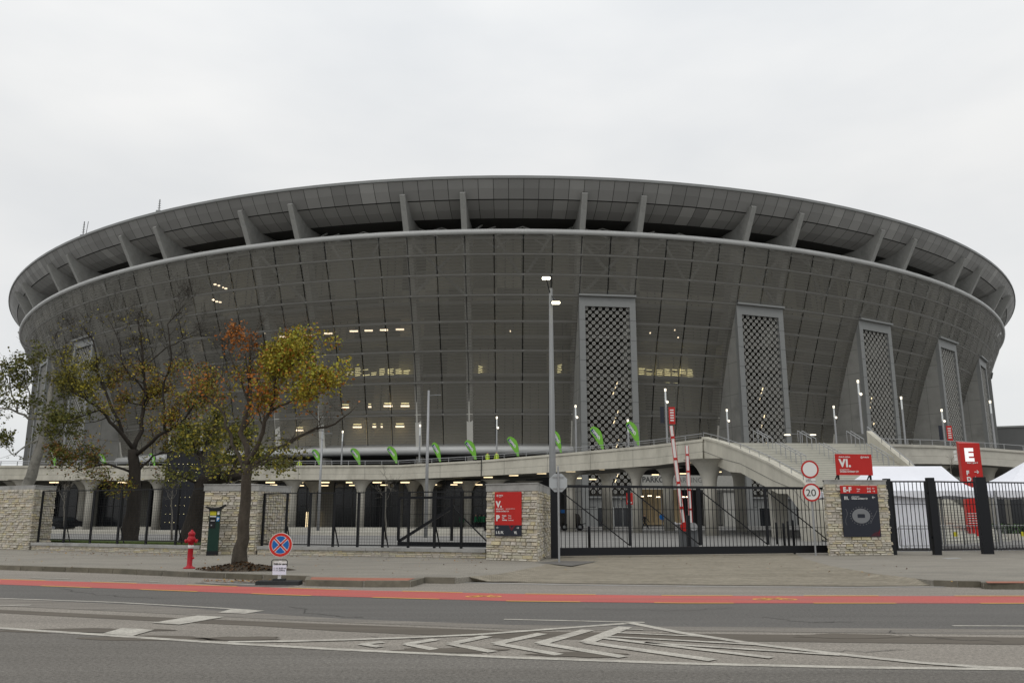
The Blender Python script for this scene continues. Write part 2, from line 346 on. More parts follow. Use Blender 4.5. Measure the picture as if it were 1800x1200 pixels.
stroke(mk, gp([(-300, 1034), (0, 1051.5), (200, 1058.5), (383, 1068.5), (450, 1073)]), 0.10, mz)
stroke(mk, gp([(-120, 1066), (53, 1063.5)]), 0.12, mz)
for q in ([(383, 1077), (430, 1079), (465, 1073.5), (405, 1071)], [(267, 1095), (315, 1098), (395, 1084.5), (347, 1082)], [(180, 1114), (233, 1118), (272, 1107), (215, 1104)]):
    p = gp(q); mk.quad(*[(v.x, v.y, mz + .002) for v in p])
for up, ap, lo, wd in (([220, 446], [105, 457], [205, 473], .17), ([500, 432], [345, 457], [490, 486], .19), ([770, 415], [575, 456], [800, 499], .2), ([1060, 401], [815, 454], [1150, 514], .2), ([1300, 382], [1050, 453], [1490, 526], .22), ([1500, 366], [1288, 447], [1960, 543], .24)):
    stroke(mk, s2([up, ap]), wd * .95, mz + .001); stroke(mk, s2([ap, lo]), wd * .85, mz + .002)
for a, b, wd in (((1445, 397), (1900, 417), .12), ((1390, 416), (2180, 460), .15), ((1370, 424), (2270, 530), .2), ((1600, 450), (2630, 516), .15), ((1480, 378), (1590, 381), .1)):
    stroke(mk, s2([a, b]), wd * .8, mz + .003)
for a, b in (((53, 1015), (123, 1017.5)), ((200, 1020), (280, 1022.5)), ((360, 1024), (450, 1027.5)), ((-120, 1008), (-40, 1011))): stroke(mk, gp([a, b]), 0.12, mz)
struct('road_markings_white', mk, paint_white)
mk = MB()
for x0, x1 in ((-170, -90), (0, 80), (160, 240), (328, 417), (507, 613), (707, 813), (923, 1047), (1163, 1288), (1413, 1545), (1678, 1820)): stroke(mk, gp(resample(cyT, x0, x1)), 0.11, mz + .002)
for x0, x1 in ((-110, -20), (72, 160), (247, 347), (443, 547), (655, 772), (890, 1020), (1150, 1290), (1430, 1575), (1723, 1900)): stroke(mk, gp(resample(cyB, x0, x1)), 0.11, mz + .002)
def bike(px, py, s):
    c = G(px, py, Z)
    def q(x, y): return Vector((c.x + x * s, c.y + y * s, 0))
    for cx in (-.55, .55): stroke(mk, [q(cx + .32 * math.cos(a * math.pi / 8), .32 * math.sin(a * math.pi / 8)) for a in range(17)], .07, mz + .002)
    for l in ([(-.55, 0), (-.2, .5), (.35, .5), (0, 0), (-.55, 0)], [(0, 0), (-.28, .62), (-.42, .62)], [(.55, 0), (.3, .7), (.45, .74)]): stroke(mk, [q(x, y) for x, y in l], .06, mz + .003)
bike(1362, 1053.5, 0.5); bike(850, 1048.5, 0.42)
struct('road_markings_yellow', mk, paint_yellow)
# cracks and sealed joints in the asphalt
mk = MB(); rs = random.Random(12)
def crack(pts, wd, z, n=7, amp=.10):
    P4 = [G(x, y, Z) for x, y in pts]; o = []
    for a, b in zip(P4, P4[1:]):
        for i in range(n): p = a.lerp(b, i / n); o.append(p + Vector((rs.gauss(0, amp), rs.gauss(0, amp * .6), 0)))
    o.append(P4[-1]); stroke(mk, o, wd, z)
for pts, wd in (([(520, 1066), (560, 1082), (640, 1086)], .02),
                ([(1000, 1070), (1180, 1073), (1290, 1068)], .018), ([(1350, 1085), (1420, 1095), (1500, 1093)], .02), ([(1560, 1110), (1630, 1122), (1760, 1128)], .018), ([(100, 1034), (190, 1047), (300, 1052)], .02), ([(640, 1118), (760, 1124)], .016), ([(1390, 1140), (1460, 1146), (1590, 1142)], .018)):
    crack(pts, wd, Z + .0085)
struct('road_cracks', mk, mat('crack_tar', (.06, .055, .05), .8))
mk = MB()
for px, py, w_, h_ in ((1493, 1118, .9, .28), (265, 1122, 1.1, .3), (420, 1122, .7, .22), (120, 1108, 1.6, .3), (790, 1143, .8, .25), (1020, 1150, .7, .25)):
    c = G(px, py, Z); mk.add([(c.x + w_ * math.cos(a) * rs.uniform(.6, 1.1), c.y + h_ * math.sin(a) * rs.uniform(.6, 1.1), Z + .0075) for a in [i * math.pi / 9 for i in range(18)]], [list(range(18))])
struct('road_stains', mk, asph_patch)
# pavements
def slab(name, poly, m, zt=0.0, zb=-0.15):
    mb = MB(); mb.prism([(p.x, p.y) for p in poly], zb, zt); return struct(name, mb, m)
# driveway edges
dl = [G(800, 1015.5), G(880, 1008), (G(950, 994)), G(985, 980), G(990, 971)]
dr = [G(1395, 971), G(1415, 982), G(1460, 994), G(1540, 1008), G(1640, 1019.5)]
backL = [G(990, 971), Vector((0, 38, 0)), Vector((-30, 52, 0)), Vector((-90, 80, 0))]
slab('sidewalk_left', kerbL + dl[1:] + backL[1:], asph_walk)
slab('sidewalk_right', dr + kerbR[1:] + [Vector((110, 60, 0)), Vector((40, 42, 0)), Vector((12, 37.5, 0))], asph_walk)
# driveway of setts, dropping to the road
mb = MB(); fl = [G(800, 1021, Z), G(1000, 1025, Z), G(1250, 1028, Z), G(1500, 1030, Z), G(1640, 1029, Z)]
rows = 14; left = dl; right = dr[::-1]
def lerp_poly(pl, t):
    k = t * (len(pl) - 1); i = min(int(k), len(pl) - 2); return Vector(pl[i]).lerp(Vector(pl[i + 1]), k - i)
grid = []
for j in range(rows + 1):
    t = j / rows; a = lerp_poly(left, t); b = lerp_poly([dr[-1], dr[3], dr[2], dr[1], dr[0]], t); row = []
    for i in range(25):
        s = i / 24; p = a.lerp(b, s); f = lerp_poly(fl, s)
        if j == 0: p = Vector((f.x, f.y, 0))
        zf = -0.128 + 0.13 * min(1, t * 1.6) if 0 < i < 24 else 0.002
        if j == 0: zf = -0.128
        row.append((p.x, p.y, zf))
    grid.append(row)
for j in range(rows):
    for i in range(24): mb.quad(grid[j][i], grid[j][i + 1], grid[j + 1][i + 1], grid[j + 1][i])
def setts_material():
    m = mat('driveway_setts', (0.32, 0.285, 0.225), 0.95, var=0.22, scale=2.5, dirt=(0.23, 0.20, 0.15), dscale=0.5, stretch=(0.5, 1.6, 1))
    n = m.node_tree.nodes; l = m.node_tree.links; b = n['Principled BSDF']
    br = n.new('ShaderNodeTexBrick'); br.inputs['Scale'].default_value = 4.5; br.inputs['Mortar Size'].default_value = 0.03
    br.inputs['Color1'].default_value = (1, 1, 1, 1); br.inputs['Color2'].default_value = (0.68, 0.68, 0.66, 1); br.inputs['Mortar'].default_value = (0.5, 0.5, 0.47, 1)
    t = n.new('ShaderNodeTexCoord'); l.new(t.outputs['Object'], br.inputs['Vector'])
    src = b.inputs['Base Color'].links[0].from_socket; q = n.new('ShaderNodeMix'); q.data_type = 'RGBA'; q.blend_type = 'MULTIPLY'; q.inputs[0].default_value = 1
    l.new(src, q.inputs[6]); l.new(br.outputs['Color'], q.inputs[7]); l.new(q.outputs[2], b.inputs['Base Color']); return m
struct('driveway', mb, setts_material())
mb = MB()
for a, b in ((970, 988), ): pass
mb = MB(); stroke(mb, [G(790, 1023, Z), G(1000, 1027.5, Z), G(1250, 1030.5, Z), G(1500, 1032, Z), G(1660, 1031, Z)], 0.14, Z + .006); struct('gutter_strip', mb, cap_m)
# plaza
mb = MB(); mb.prism([(-400, 97), (-90, 80), (-30, 52), (0, 38), tuple(G(990, 971))[:2], tuple(G(1395, 971))[:2], (12, 37.5), (40, 42), (110, 60), (500, 150), (500, 420), (-400, 420)], -0.15, 0.0); struct('plaza', mb, plaza_m)
# kerb stones
def kerbs(name, pl):
    mb = MB()
    for a, b in zip(pl, pl[1:]):
        n = max(1, int((b - a).length / 0.95)); d = (b - a) / n
        for i in range(n):
            if n > 60: continue
            p = a + d * (i + .02); q = a + d * (i + .98); t = random.uniform(.72, 1.15); nn = Vector((d.y, -d.x, 0)).normalized() * 0.02; bk = -nn * 8
            j = random.uniform(-.006, .006)
            mb.hexa([Vector((v.x, v.y, z)) for z in (-.15, 0.006 + j) for v in (p + nn, q + nn, q + bk, p + bk)], (t, t, t * random.uniform(.93, 1)))
    return struct(name, mb, kerbstone)
kerbs('kerb_left', kerbL[1:]); kerbs('kerb_right', kerbR[:-1])
mb = MB(); p = [G(548, 1013.5, .008), G(545, 1017.8, .008), G(640, 1020, .008), G(715, 1020, .008), G(730, 1015.5, .008), G(640, 1014.7, .008)]; mb.add(p, [list(range(6))])
p = [G(1732, 1021, .008), G(1736, 1024, .008), G(1810, 1024, .008), G(2100, 1024.5, .008), G(2100, 1021, .008)]; mb.add(p, [list(range(5))]); struct('red_paving', mb, paver_red)
mb = MB()
for q in (((985, 985), (940, 988), (1005, 994), (1050, 986)), ((340, 1024), (440, 1032), (520, 1030), (430, 1022))):
    mb.add([G(x, y, .006 if q[0][0] > 900 else Z) + Vector((0, 0, 0 if q[0][0] > 900 else .006)) for x, y in q], [(0, 1, 2, 3)])
struct('asphalt_repair', mb, tar)
# grass strip inside the fence, low paving ledges
mb = MB(); mb.prism([(p.x, p.y) for p in (Vector((-48, 56, 0)), Vector((-24, 43.6, 0)), G(352, 968), Vector((-12.5, 39.5, 0)), Vector((-26, 46.5, 0)), Vector((-48, 58.5, 0)))], -.05, .34); struct('grass_verge', mb, grass_m)
mb = MB()
a, b = G(40, 936.5), G(850, 941.5)
mb.beam((a.x, a.y, .16), (b.x, b.y, .16), 1.2, .34)
a, b = G(40, 931.5), G(850, 934.5); mb.beam((a.x, a.y, .21), (b.x, b.y, .21), .5, .42)
struct('plaza_ledge', mb, concrete)

# ================================================================== STADIUM
CY = 280.0
def E(t, i, z):
    if i < 0: a = 138.8 - 2.7 * i / 3.3; b = 163.2 - 4.0 * i / 3.3
    else: a = 138.8 - i; b = 163.2 - i
    return Vector((a * math.cos(t), CY + b * math.sin(t), z))
NT = 20000; _S = [0.0]; _a, _b = 138.8, 163.2
for k in range(1, NT + 1):
    t0 = 2 * math.pi * (k - 1) / NT; t1 = 2 * math.pi * k / NT
    _S.append(_S[-1] + math.hypot(_a * (math.cos(t1) - math.cos(t0)), _b * (math.sin(t1) - math.sin(t0))))
PER = _S[-1]; S270 = _S[int(NT * 0.75)]
def T(s):
    import bisect
    q = (S270 + s) % PER; i = min(max(bisect.bisect_left(_S, q), 1), NT); f = (q - _S[i - 1]) / (_S[i] - _S[i - 1])
    return 2 * math.pi * (i - 1 + f) / NT
def nrm(t): return Vector((math.cos(t) / 138.8, math.sin(t) / 163.2, 0)).normalized()
NP = 216; ST = PER / NP; S0 = 1.7
TJ = [T(S0 + ST * k) for k in range(-108, 109)]
stadium = thing('stadium', 'huge round grey stadium with a mesh facade and overhanging roof', 'stadium', (0, CY, 0))
prof = [(42.5, 0.1), (39.8, 1.1), (37.0, 2.3), (34.1, 3.4), (30.4, 5.0), (26.2, 6.7), (21.6, 8.3), (16.8, 9.6), (12.3, 10.6)]
TOWER_G = (0, 1, 2, 3, 4, 5, -4, -5, -6)
def in_tower(k):      # panel k (0..215) lies behind a lattice tower
    q = (k - 108 - 2) % 6; g = (k - 108 - 2) // 6
    return q in (0, 1) and g in TOWER_G
# screen panels, with real gaps
mb = MB(); rng = random.Random(3)
for k in range(NP):
    t0, t1 = TJ[k], TJ[k + 1]
    if t1 < t0: t1 += 2 * math.pi
    g = 0.024 * (t1 - t0); t0 += g; t1 -= g
    for (z0, i0), (z1, i1) in zip(prof, prof[1:]):
        h = rng.uniform(.92, 1.08)
        if in_tower(k) and z0 < 34.2: continue
        dz = 0.06
        mb.quad(E(t0, i1, z1 + dz), E(t1, i1, z1 + dz), E(t1, i0, z0 - dz), E(t0, i0, z0 - dz), (h, h, h))
screen = mb.build('mesh_screen', screen_m, stadium)
def ring(name, inset, z, r, m, n=8, par=None, arc=None):
    mb = MB(); K = 216
    pts = [E(TJ[k], inset, z) for k in range(K)]
    kk = len(mb.v)
    for k in range(K):
        nn = nrm(TJ[k])
        for j in range(n):
            a = 2 * math.pi * j / n; mb.v.append(tuple(pts[k] + nn * math.cos(a) * r + Vector((0, 0, math.sin(a) * r))))
    for k in range(K):
        if z < 33.9 and z > 12 and in_tower(k): continue
        for j in range(n):
            mb.f.append([k * n + j, ((k + 1) % K) * n + j, ((k + 1) % K) * n + (j + 1) % n, k * n + (j + 1) % n]); mb.t.append((1, 1, 1)); mb.m.append(0)
    return mb.build(name, m, par or stadium, True)
ring('upper_ring_tube', 0.0, 42.88, 0.42, ring_white, 14)
ring('lower_ring_tube', 10.2, 11.3, 0.68, ring_white, 12)
for z, i in prof[1:-1]: ring('facade_band', i + 0.32, z, 0.26, band_metal, 8)
# nodes where joints meet bands
# mullions behind the joints
mb = MB()
for k in range(NP):
    t = TJ[k]
    for (z0, i0), (z1, i1) in zip(prof, prof[1:]):
        if z0 < 34.2 and (in_tower(k) or in_tower(k - 1)): continue
        mb.beam(E(t, i0 + .22, z0), E(t, i1 + .22, z1), 0.10, 0.12)
mb.build('mullion', black_metal, stadium)
# roof: rim, soffit panels, top
mb = MB(); K2 = 432
TK = []
for k in range(NP):
    a, b = TJ[k], TJ[(k + 1)]
    if b < a: b += 2 * math.pi
    TK += [a, (a + b) / 2]
sof = [[(-3.3, 49.75), (-2.4, 48.55), (-1.25, 47.35)], [(-1.25, 47.35), (.5, 46.5), (2.6, 45.85)]]
for k in range(K2):
    t0 = TK[k]; t1 = TK[(k + 1) % K2]
    if t1 < t0: t1 += 2 * math.pi
    g = (t1 - t0) * 0.017; t0 += g; t1 -= g
    for rw in sof:
        h = rng.choice([1, 1, 1, .93, .87, 1.06, 1.15, 1.28 if rng.random() < .4 else 1.0]) * rng.uniform(.95, 1.05)
        for q, ((i0, z0), (i1, z1)) in enumerate(zip(rw, rw[1:])):
            fa = .06 if q == 0 else 0; fb = .96 if q == len(rw) - 2 else 1
            ia, za, ib, zb = i0 + (i1 - i0) * fa, z0 + (z1 - z0) * fa, i0 + (i1 - i0) * fb, z0 + (z1 - z0) * fb
            mb.quad(E(t0, ia, za), E(t0, ib, zb), E(t1, ib, zb), E(t1, ia, za), (h, h, h))
mb.build('roof_soffit', soffit_m, stadium)
def shell(name, rows, m, smooth=False):
    mb = MB()
    for k in range(NP):
        t0, t1 = TJ[k], TJ[(k + 1) % NP]
        for (i0, z0), (i1, z1) in zip(rows, rows[1:]): mb.quad(E(t0, i1, z1), E(t1, i1, z1), E(t1, i0, z0), E(t0, i0, z0))
    return mb.build(name, m, stadium, smooth)
shell('roof_backing', [(-3.2, 49.85), (-2.3, 48.65), (-1.2, 47.48), (.55, 46.63), (2.8, 45.95), (9.5, 45.9), (9.6, 46.8)], roof_back)
shell('roof_rim', [(-3.25, 50.08), (-3.42, 50.02), (-3.42, 49.62), (-3.2, 49.60)], frame_metal)
shell('roof_top', [(-3.3, 50.06), (3, 50.3), (30, 48.5), (75, 44)], roof_top_m)
mb = MB(); rw = [(11.6, 12.4), (12.4, 17.2), (12.9, 22.6), (13.2, 28.2), (13.4, 33.2), (13.6, 38), (14, 47)]; tn = {}
for k in range(NP):
    t0, t1 = TJ[k], TJ[(k + 1) % NP]; q = (k - 108) % 6
    for j, ((i0, z0), (i1, z1)) in enumerate(zip(rw, rw[1:])):
        key = (k // 3 if q not in (1, 4) else -k, j)
        if key not in tn: tn[key] = rng.choice([.25, .4, .9, 1.1, 1.25, .6])
        h = tn[key] * rng.uniform(.9, 1.1); mb.quad(E(t0, i0, z0), E(t1, i0, z0), E(t1, i1, z1), E(t0, i1, z1), (h, h, h * .97))
        if rng.random() < .5:
            for f in (.33, .66): ta = t0 + ((t1 if t1 > t0 else t1 + 2 * math.pi) - t0) * f; mb.beam(E(ta, i0 - .1, z0), E(ta, i1 - .1, z1), .12, .1, (.15, .15, .15))
mb.build('inner_bowl_wall', bowl_inside, stadium)
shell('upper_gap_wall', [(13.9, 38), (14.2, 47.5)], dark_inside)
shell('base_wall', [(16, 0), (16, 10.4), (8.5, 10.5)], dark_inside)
for z, i0, i1 in ((12.0, 10.9, 14), (17.2, 9.9, 14.5), (22.6, 8.8, 14.5), (28.2, 7.2, 14.5), (33.2, 5.2, 14.5)):
    shell('floor_slab', [(i0, z), (i0, z + .45), (i1, z + .45), (i1, z), (i0, z)], mat('slab_edge', (0.30, 0.295, 0.28), 0.9))
# structural fins, raking columns, braces
fin_S = []
for g_ in range(-18, 18):
    c_ = S0 + ST * (3 + 6 * g_)
    fin_S += [c_ - ST, c_ + ST]
def fin_mesh():
    mb = MB()
    pr = [(0.25, 42.4), (-2.95, 47.85), (-2.75, 48.1), (-1.9, 48.1), (-1.2, 47.4), (.55, 46.55), (2.8, 45.9), (7, 45.9), (8.2, 45.9), (8.2, 42.4)]
    mb.plate([(-0.42, y, z) for y, z in pr], (0.84, 0, 0)); return mb
f0 = None; col0 = None
for k, s in enumerate(fin_S):
    if 136 < abs(s - S0) < 165: continue
    t = T(s); n = nrm(t); rz = math.atan2(n.y, n.x) + math.pi / 2
    p = E(t, 0, 0)
    if f0 is None:
        f0 = fin_mesh().build('roof_fin', fin_concrete); f0.parent = stadium
        m2 = MB(); m2.beam((0, 2.2, 43), (0, 8.8, 26), 0.95, 2.0, up=(0, 1, 0)); m2.beam((0, 8.8, 26), (0, 14.0, 0), 0.95, 2.0, up=(0, 1, 0))
        col0 = m2.build('raking_column', mat('column_concrete', (.5, .49, .45), .8, var=.06)); col0.parent = stadium
        f, c = f0, col0
    else:
        f = f0.copy(); C.objects.link(f); c = col0.copy(); C.objects.link(c)
    for o in (f, c): o.parent = stadium; o.location = (p.x, p.y - CY, 0); o.rotation_euler = (0, 0, rz)
mb = MB()
for k in range(NP):
    if 60 < abs(k - 108): continue
    t0, t1 = TJ[k], TJ[(k + 1) % NP]; tm = (t0 + t1) / 2
    ph = (k - 108) % 6
    if ph in (0, 5): mb.tube([E(t0 if ph == 0 else t1, 3.4, 36.5), E(t1 if ph == 0 else t0, 2.0, 43)], 0.22, 6)
    if ph == 1: mb.tube([E(t0, 2.5, 43), E(t1, 5.5, 45.9)], 0.16, 6)
    if ph == 2: mb.tube([E(t0, 5.5, 45.9), E(t1, 2.5, 43)], 0.16, 6); mb.tube([E(t0, 2.5, 42.5), E(TJ[k + 2] if k + 2 < NP else t1, 4.2, 34)], 0.26, 6)
    if ph == 4: mb.tube([E(t0, 2.5, 43), E(tm, 5.5, 45.9)], 0.16, 6)
    if ph == 3: mb.tube([E(t1, 2.5, 42.5), E(TJ[k - 1], 4.2, 34)], 0.26, 6)
    if ph in (2, 3): mb.tube([E(t0, 1.2, 41.9), E(t1, 1.2, 41.9)], 0.14, 5); mb.tube([E(t0, 4, 38), E(t1, 4, 38)], 0.14, 5)
    if ph in (0, 1, 4, 5): mb.beam(E(t0, .7, 42.2), E(t1, .7, 42.2), .1, .45)
mb.build('steel_brace', mat('brace_steel', (0.33, 0.33, 0.31), 0.6), stadium)
# dark roof trusses in the gap
mb = MB()
for k in range(NP):
    if 66 < abs(k - 108): continue
    t0, t1 = TJ[k], TJ[(k + 1) % NP]
    mb.tube([E(t0, 8, 43), E(t1, 9.5, 46.3)] if k % 2 else [E(t0, 9.5, 46.3), E(t1, 8, 43)], 0.15, 5)
    mb.tube([E(t0, 5, 44.9), E(t1, 5, 44.9)], 0.14, 5); mb.tube([E(t0, 3.5, 43.4), E(t1, 5.5, 45.6)] if k % 3 else [E(t1, 3.5, 43.4), E(t0, 5.5, 45.6)], 0.12, 5)
mb.build('roof_truss', mat('truss_steel', (0.42, 0.42, 0.40), 0.7), stadium)
# lattice stair towers
TW, TH = 8.75, 34.0
def tower_parts():
    fr = MB(); bw = 0.92
    fr.box((-TW / 2 + bw / 2, 0.35, TH / 2), (bw, 0.7, TH)); fr.box((TW / 2 - bw / 2, 0.35, TH / 2), (bw, 0.7, TH))
    fr.box((0, 0.35, TH - .75), (TW - 2 * bw, 0.7, 1.5)); fr.box((0, 0.35, 4.15), (TW - 2 * bw, 0.7, 0.25))
    fr.box((0, -0.05, TH + .15), (TW + .1, 1.0, .3)); fr.box((0, 0.5, TH + .72), (TW, 1.2, .22))
    root = fr.build('lattice_tower', frame_metal)
    j = MB()
    for z in [2.5 + 3.1 * i for i in range(10)]:
        for x in (-TW / 2 + bw / 2, TW / 2 - bw / 2): j.box((x, -.006, z), (bw, .008, .035))
    j.build('frame_joint', black_metal, root)
    sw = MB()
    for s in (-1, 1): sw.box((s * (TW / 2 - .2), 7.7, TH / 2), (0.4, 14, TH - .2))
    sw.box((0, 8, TH - .2), (TW - .8, 14, .3)); sw.build('side_wall', tower_concrete, root)
    sj = MB()
    for s in (-1, 1):
        for z in (5, 10, 15, 20, 25, 29): sj.box((s * (TW / 2 + .003), 7.7, z), (.012, 13.9, .05))
        for y in (3.0, 6.5): sj.box((s * (TW / 2 + .002), y, TH / 2), (.012, .04, TH - .4))
    sj.build('wall_joint', mat('joint_shadow', (0.11, 0.11, 0.105), 0.9), root)
    inn = MB(); inn.box((0, 5.6, TH / 2), (TW - 1, .3, TH))
    inn.build('inner_wall', mat('tower_inside', (0.09, 0.082, 0.07), 0.9, var=0.4, scale=0.5), root)
    fl = MB()
    for i in range(8): 
        z = 4.5 + i * 3.9; fl.box((0, 3.4, z), (TW - 1, 4, .25))
    fl.build('stair_landing', mat('landing', (0.07, 0.065, 0.055), .9), root)
    cl = MB(); z0 = 2.75
    for i in range(24): cl.box((-TW / 2 + bw + .14 + i * (TW - 2 * bw) / 24, .45, 3.4), (.24, .1, 1.25))
    cl.box((-TW / 2 + bw + .7, .45, 1.35), (1.4, .1, 2.7)); cl.box((TW / 2 - bw - .5, .45, 1.35), (1.0, .1, 2.7))
    cl.build('cladding', frame_metal, root)
    dr_ = MB()
    dr_.box((0.2, .62, 1.3), (5.0, .06, 2.6)); dr_.build('door', dark_glass, root)
    df = MB()
    for x in (-2.2, -.9, .3, 1.6, 2.65): df.box((x, .52, 1.35), (.14, .14, 2.7))
    df.box((.2, .52, 2.72), (5.0, .14, .12)); df.build('door_frame', mat('door_alu', (.4, .41, .4), .5), root)
    la = MB(); cell = 0.535; n = 13; x0 = -cell * (n - 1) / 2; nz_ = int((TH - 1.7 - 4.4) / cell)
    for r in range(nz_):
        for q in range(n):
            if (r + q) % 2: continue
            cx = x0 + q * cell; cz = TH - 1.5 - .3 - r * cell; ro, ri, dep = 0.285, 0.205, .12
            m = 10; k = len(la.v)
            for yy in (0.3, 0.3 + dep):
                for rr in (ro, ri):
                    for a in range(m): la.v.append((cx + rr * math.cos(2 * math.pi * a / m), yy, cz + rr * math.sin(2 * math.pi * a / m)))
            for a in range(m):
                b = (a + 1) % m
                for f in ([k + a, k + b, k + m + b, k + m + a], [k + m + a, k + m + b, k + 3 * m + b, k + 3 * m + a], [k + a, k + 2 * m + a, k + 2 * m + b, k + b]):
                    la.f.append(f); la.t.append((1, 1, 1)); la.m.append(0)
            for sx in (-1, 1): la.beam((cx - .19 * sx, .36, cz - .19), (cx + .19 * sx, .36, cz + .19), .055, .06, up=(0, 1, 0))
    la.build('lattice_screen', lattice_metal, root)
    lg = MB()
    for i in range(5):
        z = 2.0 + i * 4.4
        for u in (0, .36, .72): lg.beam((1.35 + .9 * u, 3.4, z + 2.2 * u), (1.35 + .9 * (u + .2), 3.4, z + 2.2 * (u + .2)), .10, .10)
    lg.build('stair_light', light_warm, root); root.parent = stadium
    return root
tw0 = None
for g_ in TOWER_G:
    s = S0 + ST * (3 + 6 * g_); t = T(s); n = nrm(t); rz = math.atan2(n.y, n.x) + math.pi / 2
    p = E(t, 3.6, 0)
    if tw0 is None: tw0 = tower_parts(); o = tw0
    else: o = copy_tree(tw0, stadium)
    o.location = (p.x, p.y - CY, 0); o.rotation_euler = (0, 0, rz)
# lights and lit rooms seen through the screen
def lampbox(name, px, py, wpx, hpx, inset, m, par=stadium, tilt=0.0):
    # find depth: intersect with the inner ellipse
    r = ray(px, py); a, b = 138.8 - inset, 163.2 - inset
    A = (r.x / a) ** 2 + (r.y / b) ** 2; B = -2 * CY * r.y / b ** 2; Cc = CY ** 2 / b ** 2 - 1
    disc = B * B - 4 * A * Cc
    if disc < 0: return
    k = (-B - math.sqrt(disc)) / (2 * A); p = r * k + Vector((0, 0, H)); sc_ = k / F * 1.0
    mb = MB(); mb.beam(p - Vector((wpx * sc_ / 2, 0, -tilt * sc_ / 2)), p + Vector((wpx * sc_ / 2, 0, -tilt * sc_ / 2)), .3, hpx * sc_); return mb.build(name, m, par)
for px, py in ((622, 582), (648, 581), (675, 580), (703, 579), (499, 592), (541, 588), (577, 586)): lampbox('ceiling_light', px, py, 14, 2.4, 10.5, light_inside)
for px, py, wd in ((607, 716, 13), (650, 715, 5), (682, 713.5, 15), (712, 713.5, 15), (628, 750.5, 15), (658, 750, 6), (671, 750, 3), (703, 749.5, 15), (527, 756, 12)):
    lampbox('ceiling_light', px, py, wd, 2.6, 10.9, light_inside); lampbox('ceiling_light', px, py - 5, wd * .9, 1.2, 10.9, light_slat)
for i in range(11): lampbox('spot_light', 866 + i * 9.7, 596 - 4.5 * math.sin(math.pi * i / 10), 2.2, 4.0, 10.5, light_slat)
for px, py in ((897, 582), (985, 597), (1143, 585), (1186, 580), (1192, 593), (511, 580), (533, 577), (465, 585), (1410, 640)): lampbox('spot_light', px, py, 2, 2, 10.5, light_inside)
for px, py in ((378, 500), (385, 502), (391, 505), (397, 507), (375, 527), (381, 530), (387, 531), (366, 618), (371, 619), (377, 620), (1390, 614), (1398, 616), (1407, 619)): lampbox('spot_light', px, py, 4, 2, 9, light_inside)
mb = MB(); rs = random.Random(5)
def on_ellipse(px, py, inset):
    r = ray(px, py); a, b = 138.8 - inset, 163.2 - inset; A = (r.x / a) ** 2 + (r.y / b) ** 2; B = -2 * CY * r.y / b ** 2; Cc = CY ** 2 / b ** 2 - 1
    return r * ((-B - math.sqrt(B * B - 4 * A * Cc)) / (2 * A)) + Vector((0, 0, H))
def slat_block(x0, x1, y0, y1, cols, slope, gap=3.6):
    m = MB()
    for c in range(cols):
        xa = x0 + (x1 - x0) * c / cols; wd = (x1 - x0) / cols * .78; y = y0 + rs.uniform(-1, 2)
        while y < y1:
            if rs.random() < .86:
                wq = wd * rs.uniform(.7, 1.0); r = []
                for (qx, qy) in ((xa, y), (xa + wq, y + slope * wq)):
                    r.append(on_ellipse(qx, qy, 12.2))
                m.beam(r[0], r[1], .1, .09)
            y += gap
    return m.build('slatted_ceiling_light', light_slat, stadium)
slat_block(610, 724, 648, 668, 8, -.12, 3.2); slat_block(1123, 1150, 648, 668, 2, .05, 3.2); slat_block(1155, 1222, 648, 672, 5, .1, 3.2); slat_block(841, 852, 642, 658, 1, .3, 3.0); slat_block(980, 990, 642, 658, 1, -.3, 3.0)
# parking entrance fascia between the first two towers
tA, tB = T(S0 + ST * 4.05), T(S0 + ST * 7.95)
ent = MB(); pA, pB = E(tA, 4.2, 0), E(tB, 4.2, 0); ent.beam((pA.x, pA.y, 6.35), (pB.x, pB.y, 6.35), .6, 2.1)
ent.beam((pB.x - 3.4, pB.y - .5, 2.45), (pB.x - .2, pB.y + .3, 2.45), .5, 4.9)
ent.build('parking_fascia', mat('fascia_concrete', (.33, .325, .30), .85, var=.08), stadium)
U = (pB - pA).normalized()
text('fascia_lettering', 'PARKOLÓ', 1.08, Vector((pA.x, pA.y, 6.35)) + U * .2 - Vector((0, .32, 0)), U, (0, 0, 1), letters_dark, stadium, off=.03)
text('fascia_lettering', 'PARKING', 1.08, Vector((pA.x, pA.y, 6.35)) + U * 5.3 - Vector((0, .32, 0)), U, (0, 0, 1), mat('letters_grey', (.12, .12, .115), .6), stadium, off=.0)
mb = MB(); a = pA + Vector((.3, 2.5, 0)); b = pA + U * 6.8 + Vector((0, 2.5, 0)); mb.beam((a.x, a.y, 2.8), (b.x, b.y, 2.8), .2, 5.2); mb.build('lit_car_park', warm_room, stadium)
mb = MB()
for i in range(9): q = pA + U * (.6 + i * .8) + Vector((0, 2.2, 0)); mb.box((q.x, q.y, 2.7), (.06, .06, 4.2))
mb.build('glazing_bar', black_metal, stadium)
for i, (px, py) in enumerate(((1128, 872), (1142, 871), (1157, 873), (1201, 873), (1209, 873))): lampbox('ceiling_light', px, py, 6, 1.6, 3.6 if i < 3 else 4.0, light_inside)
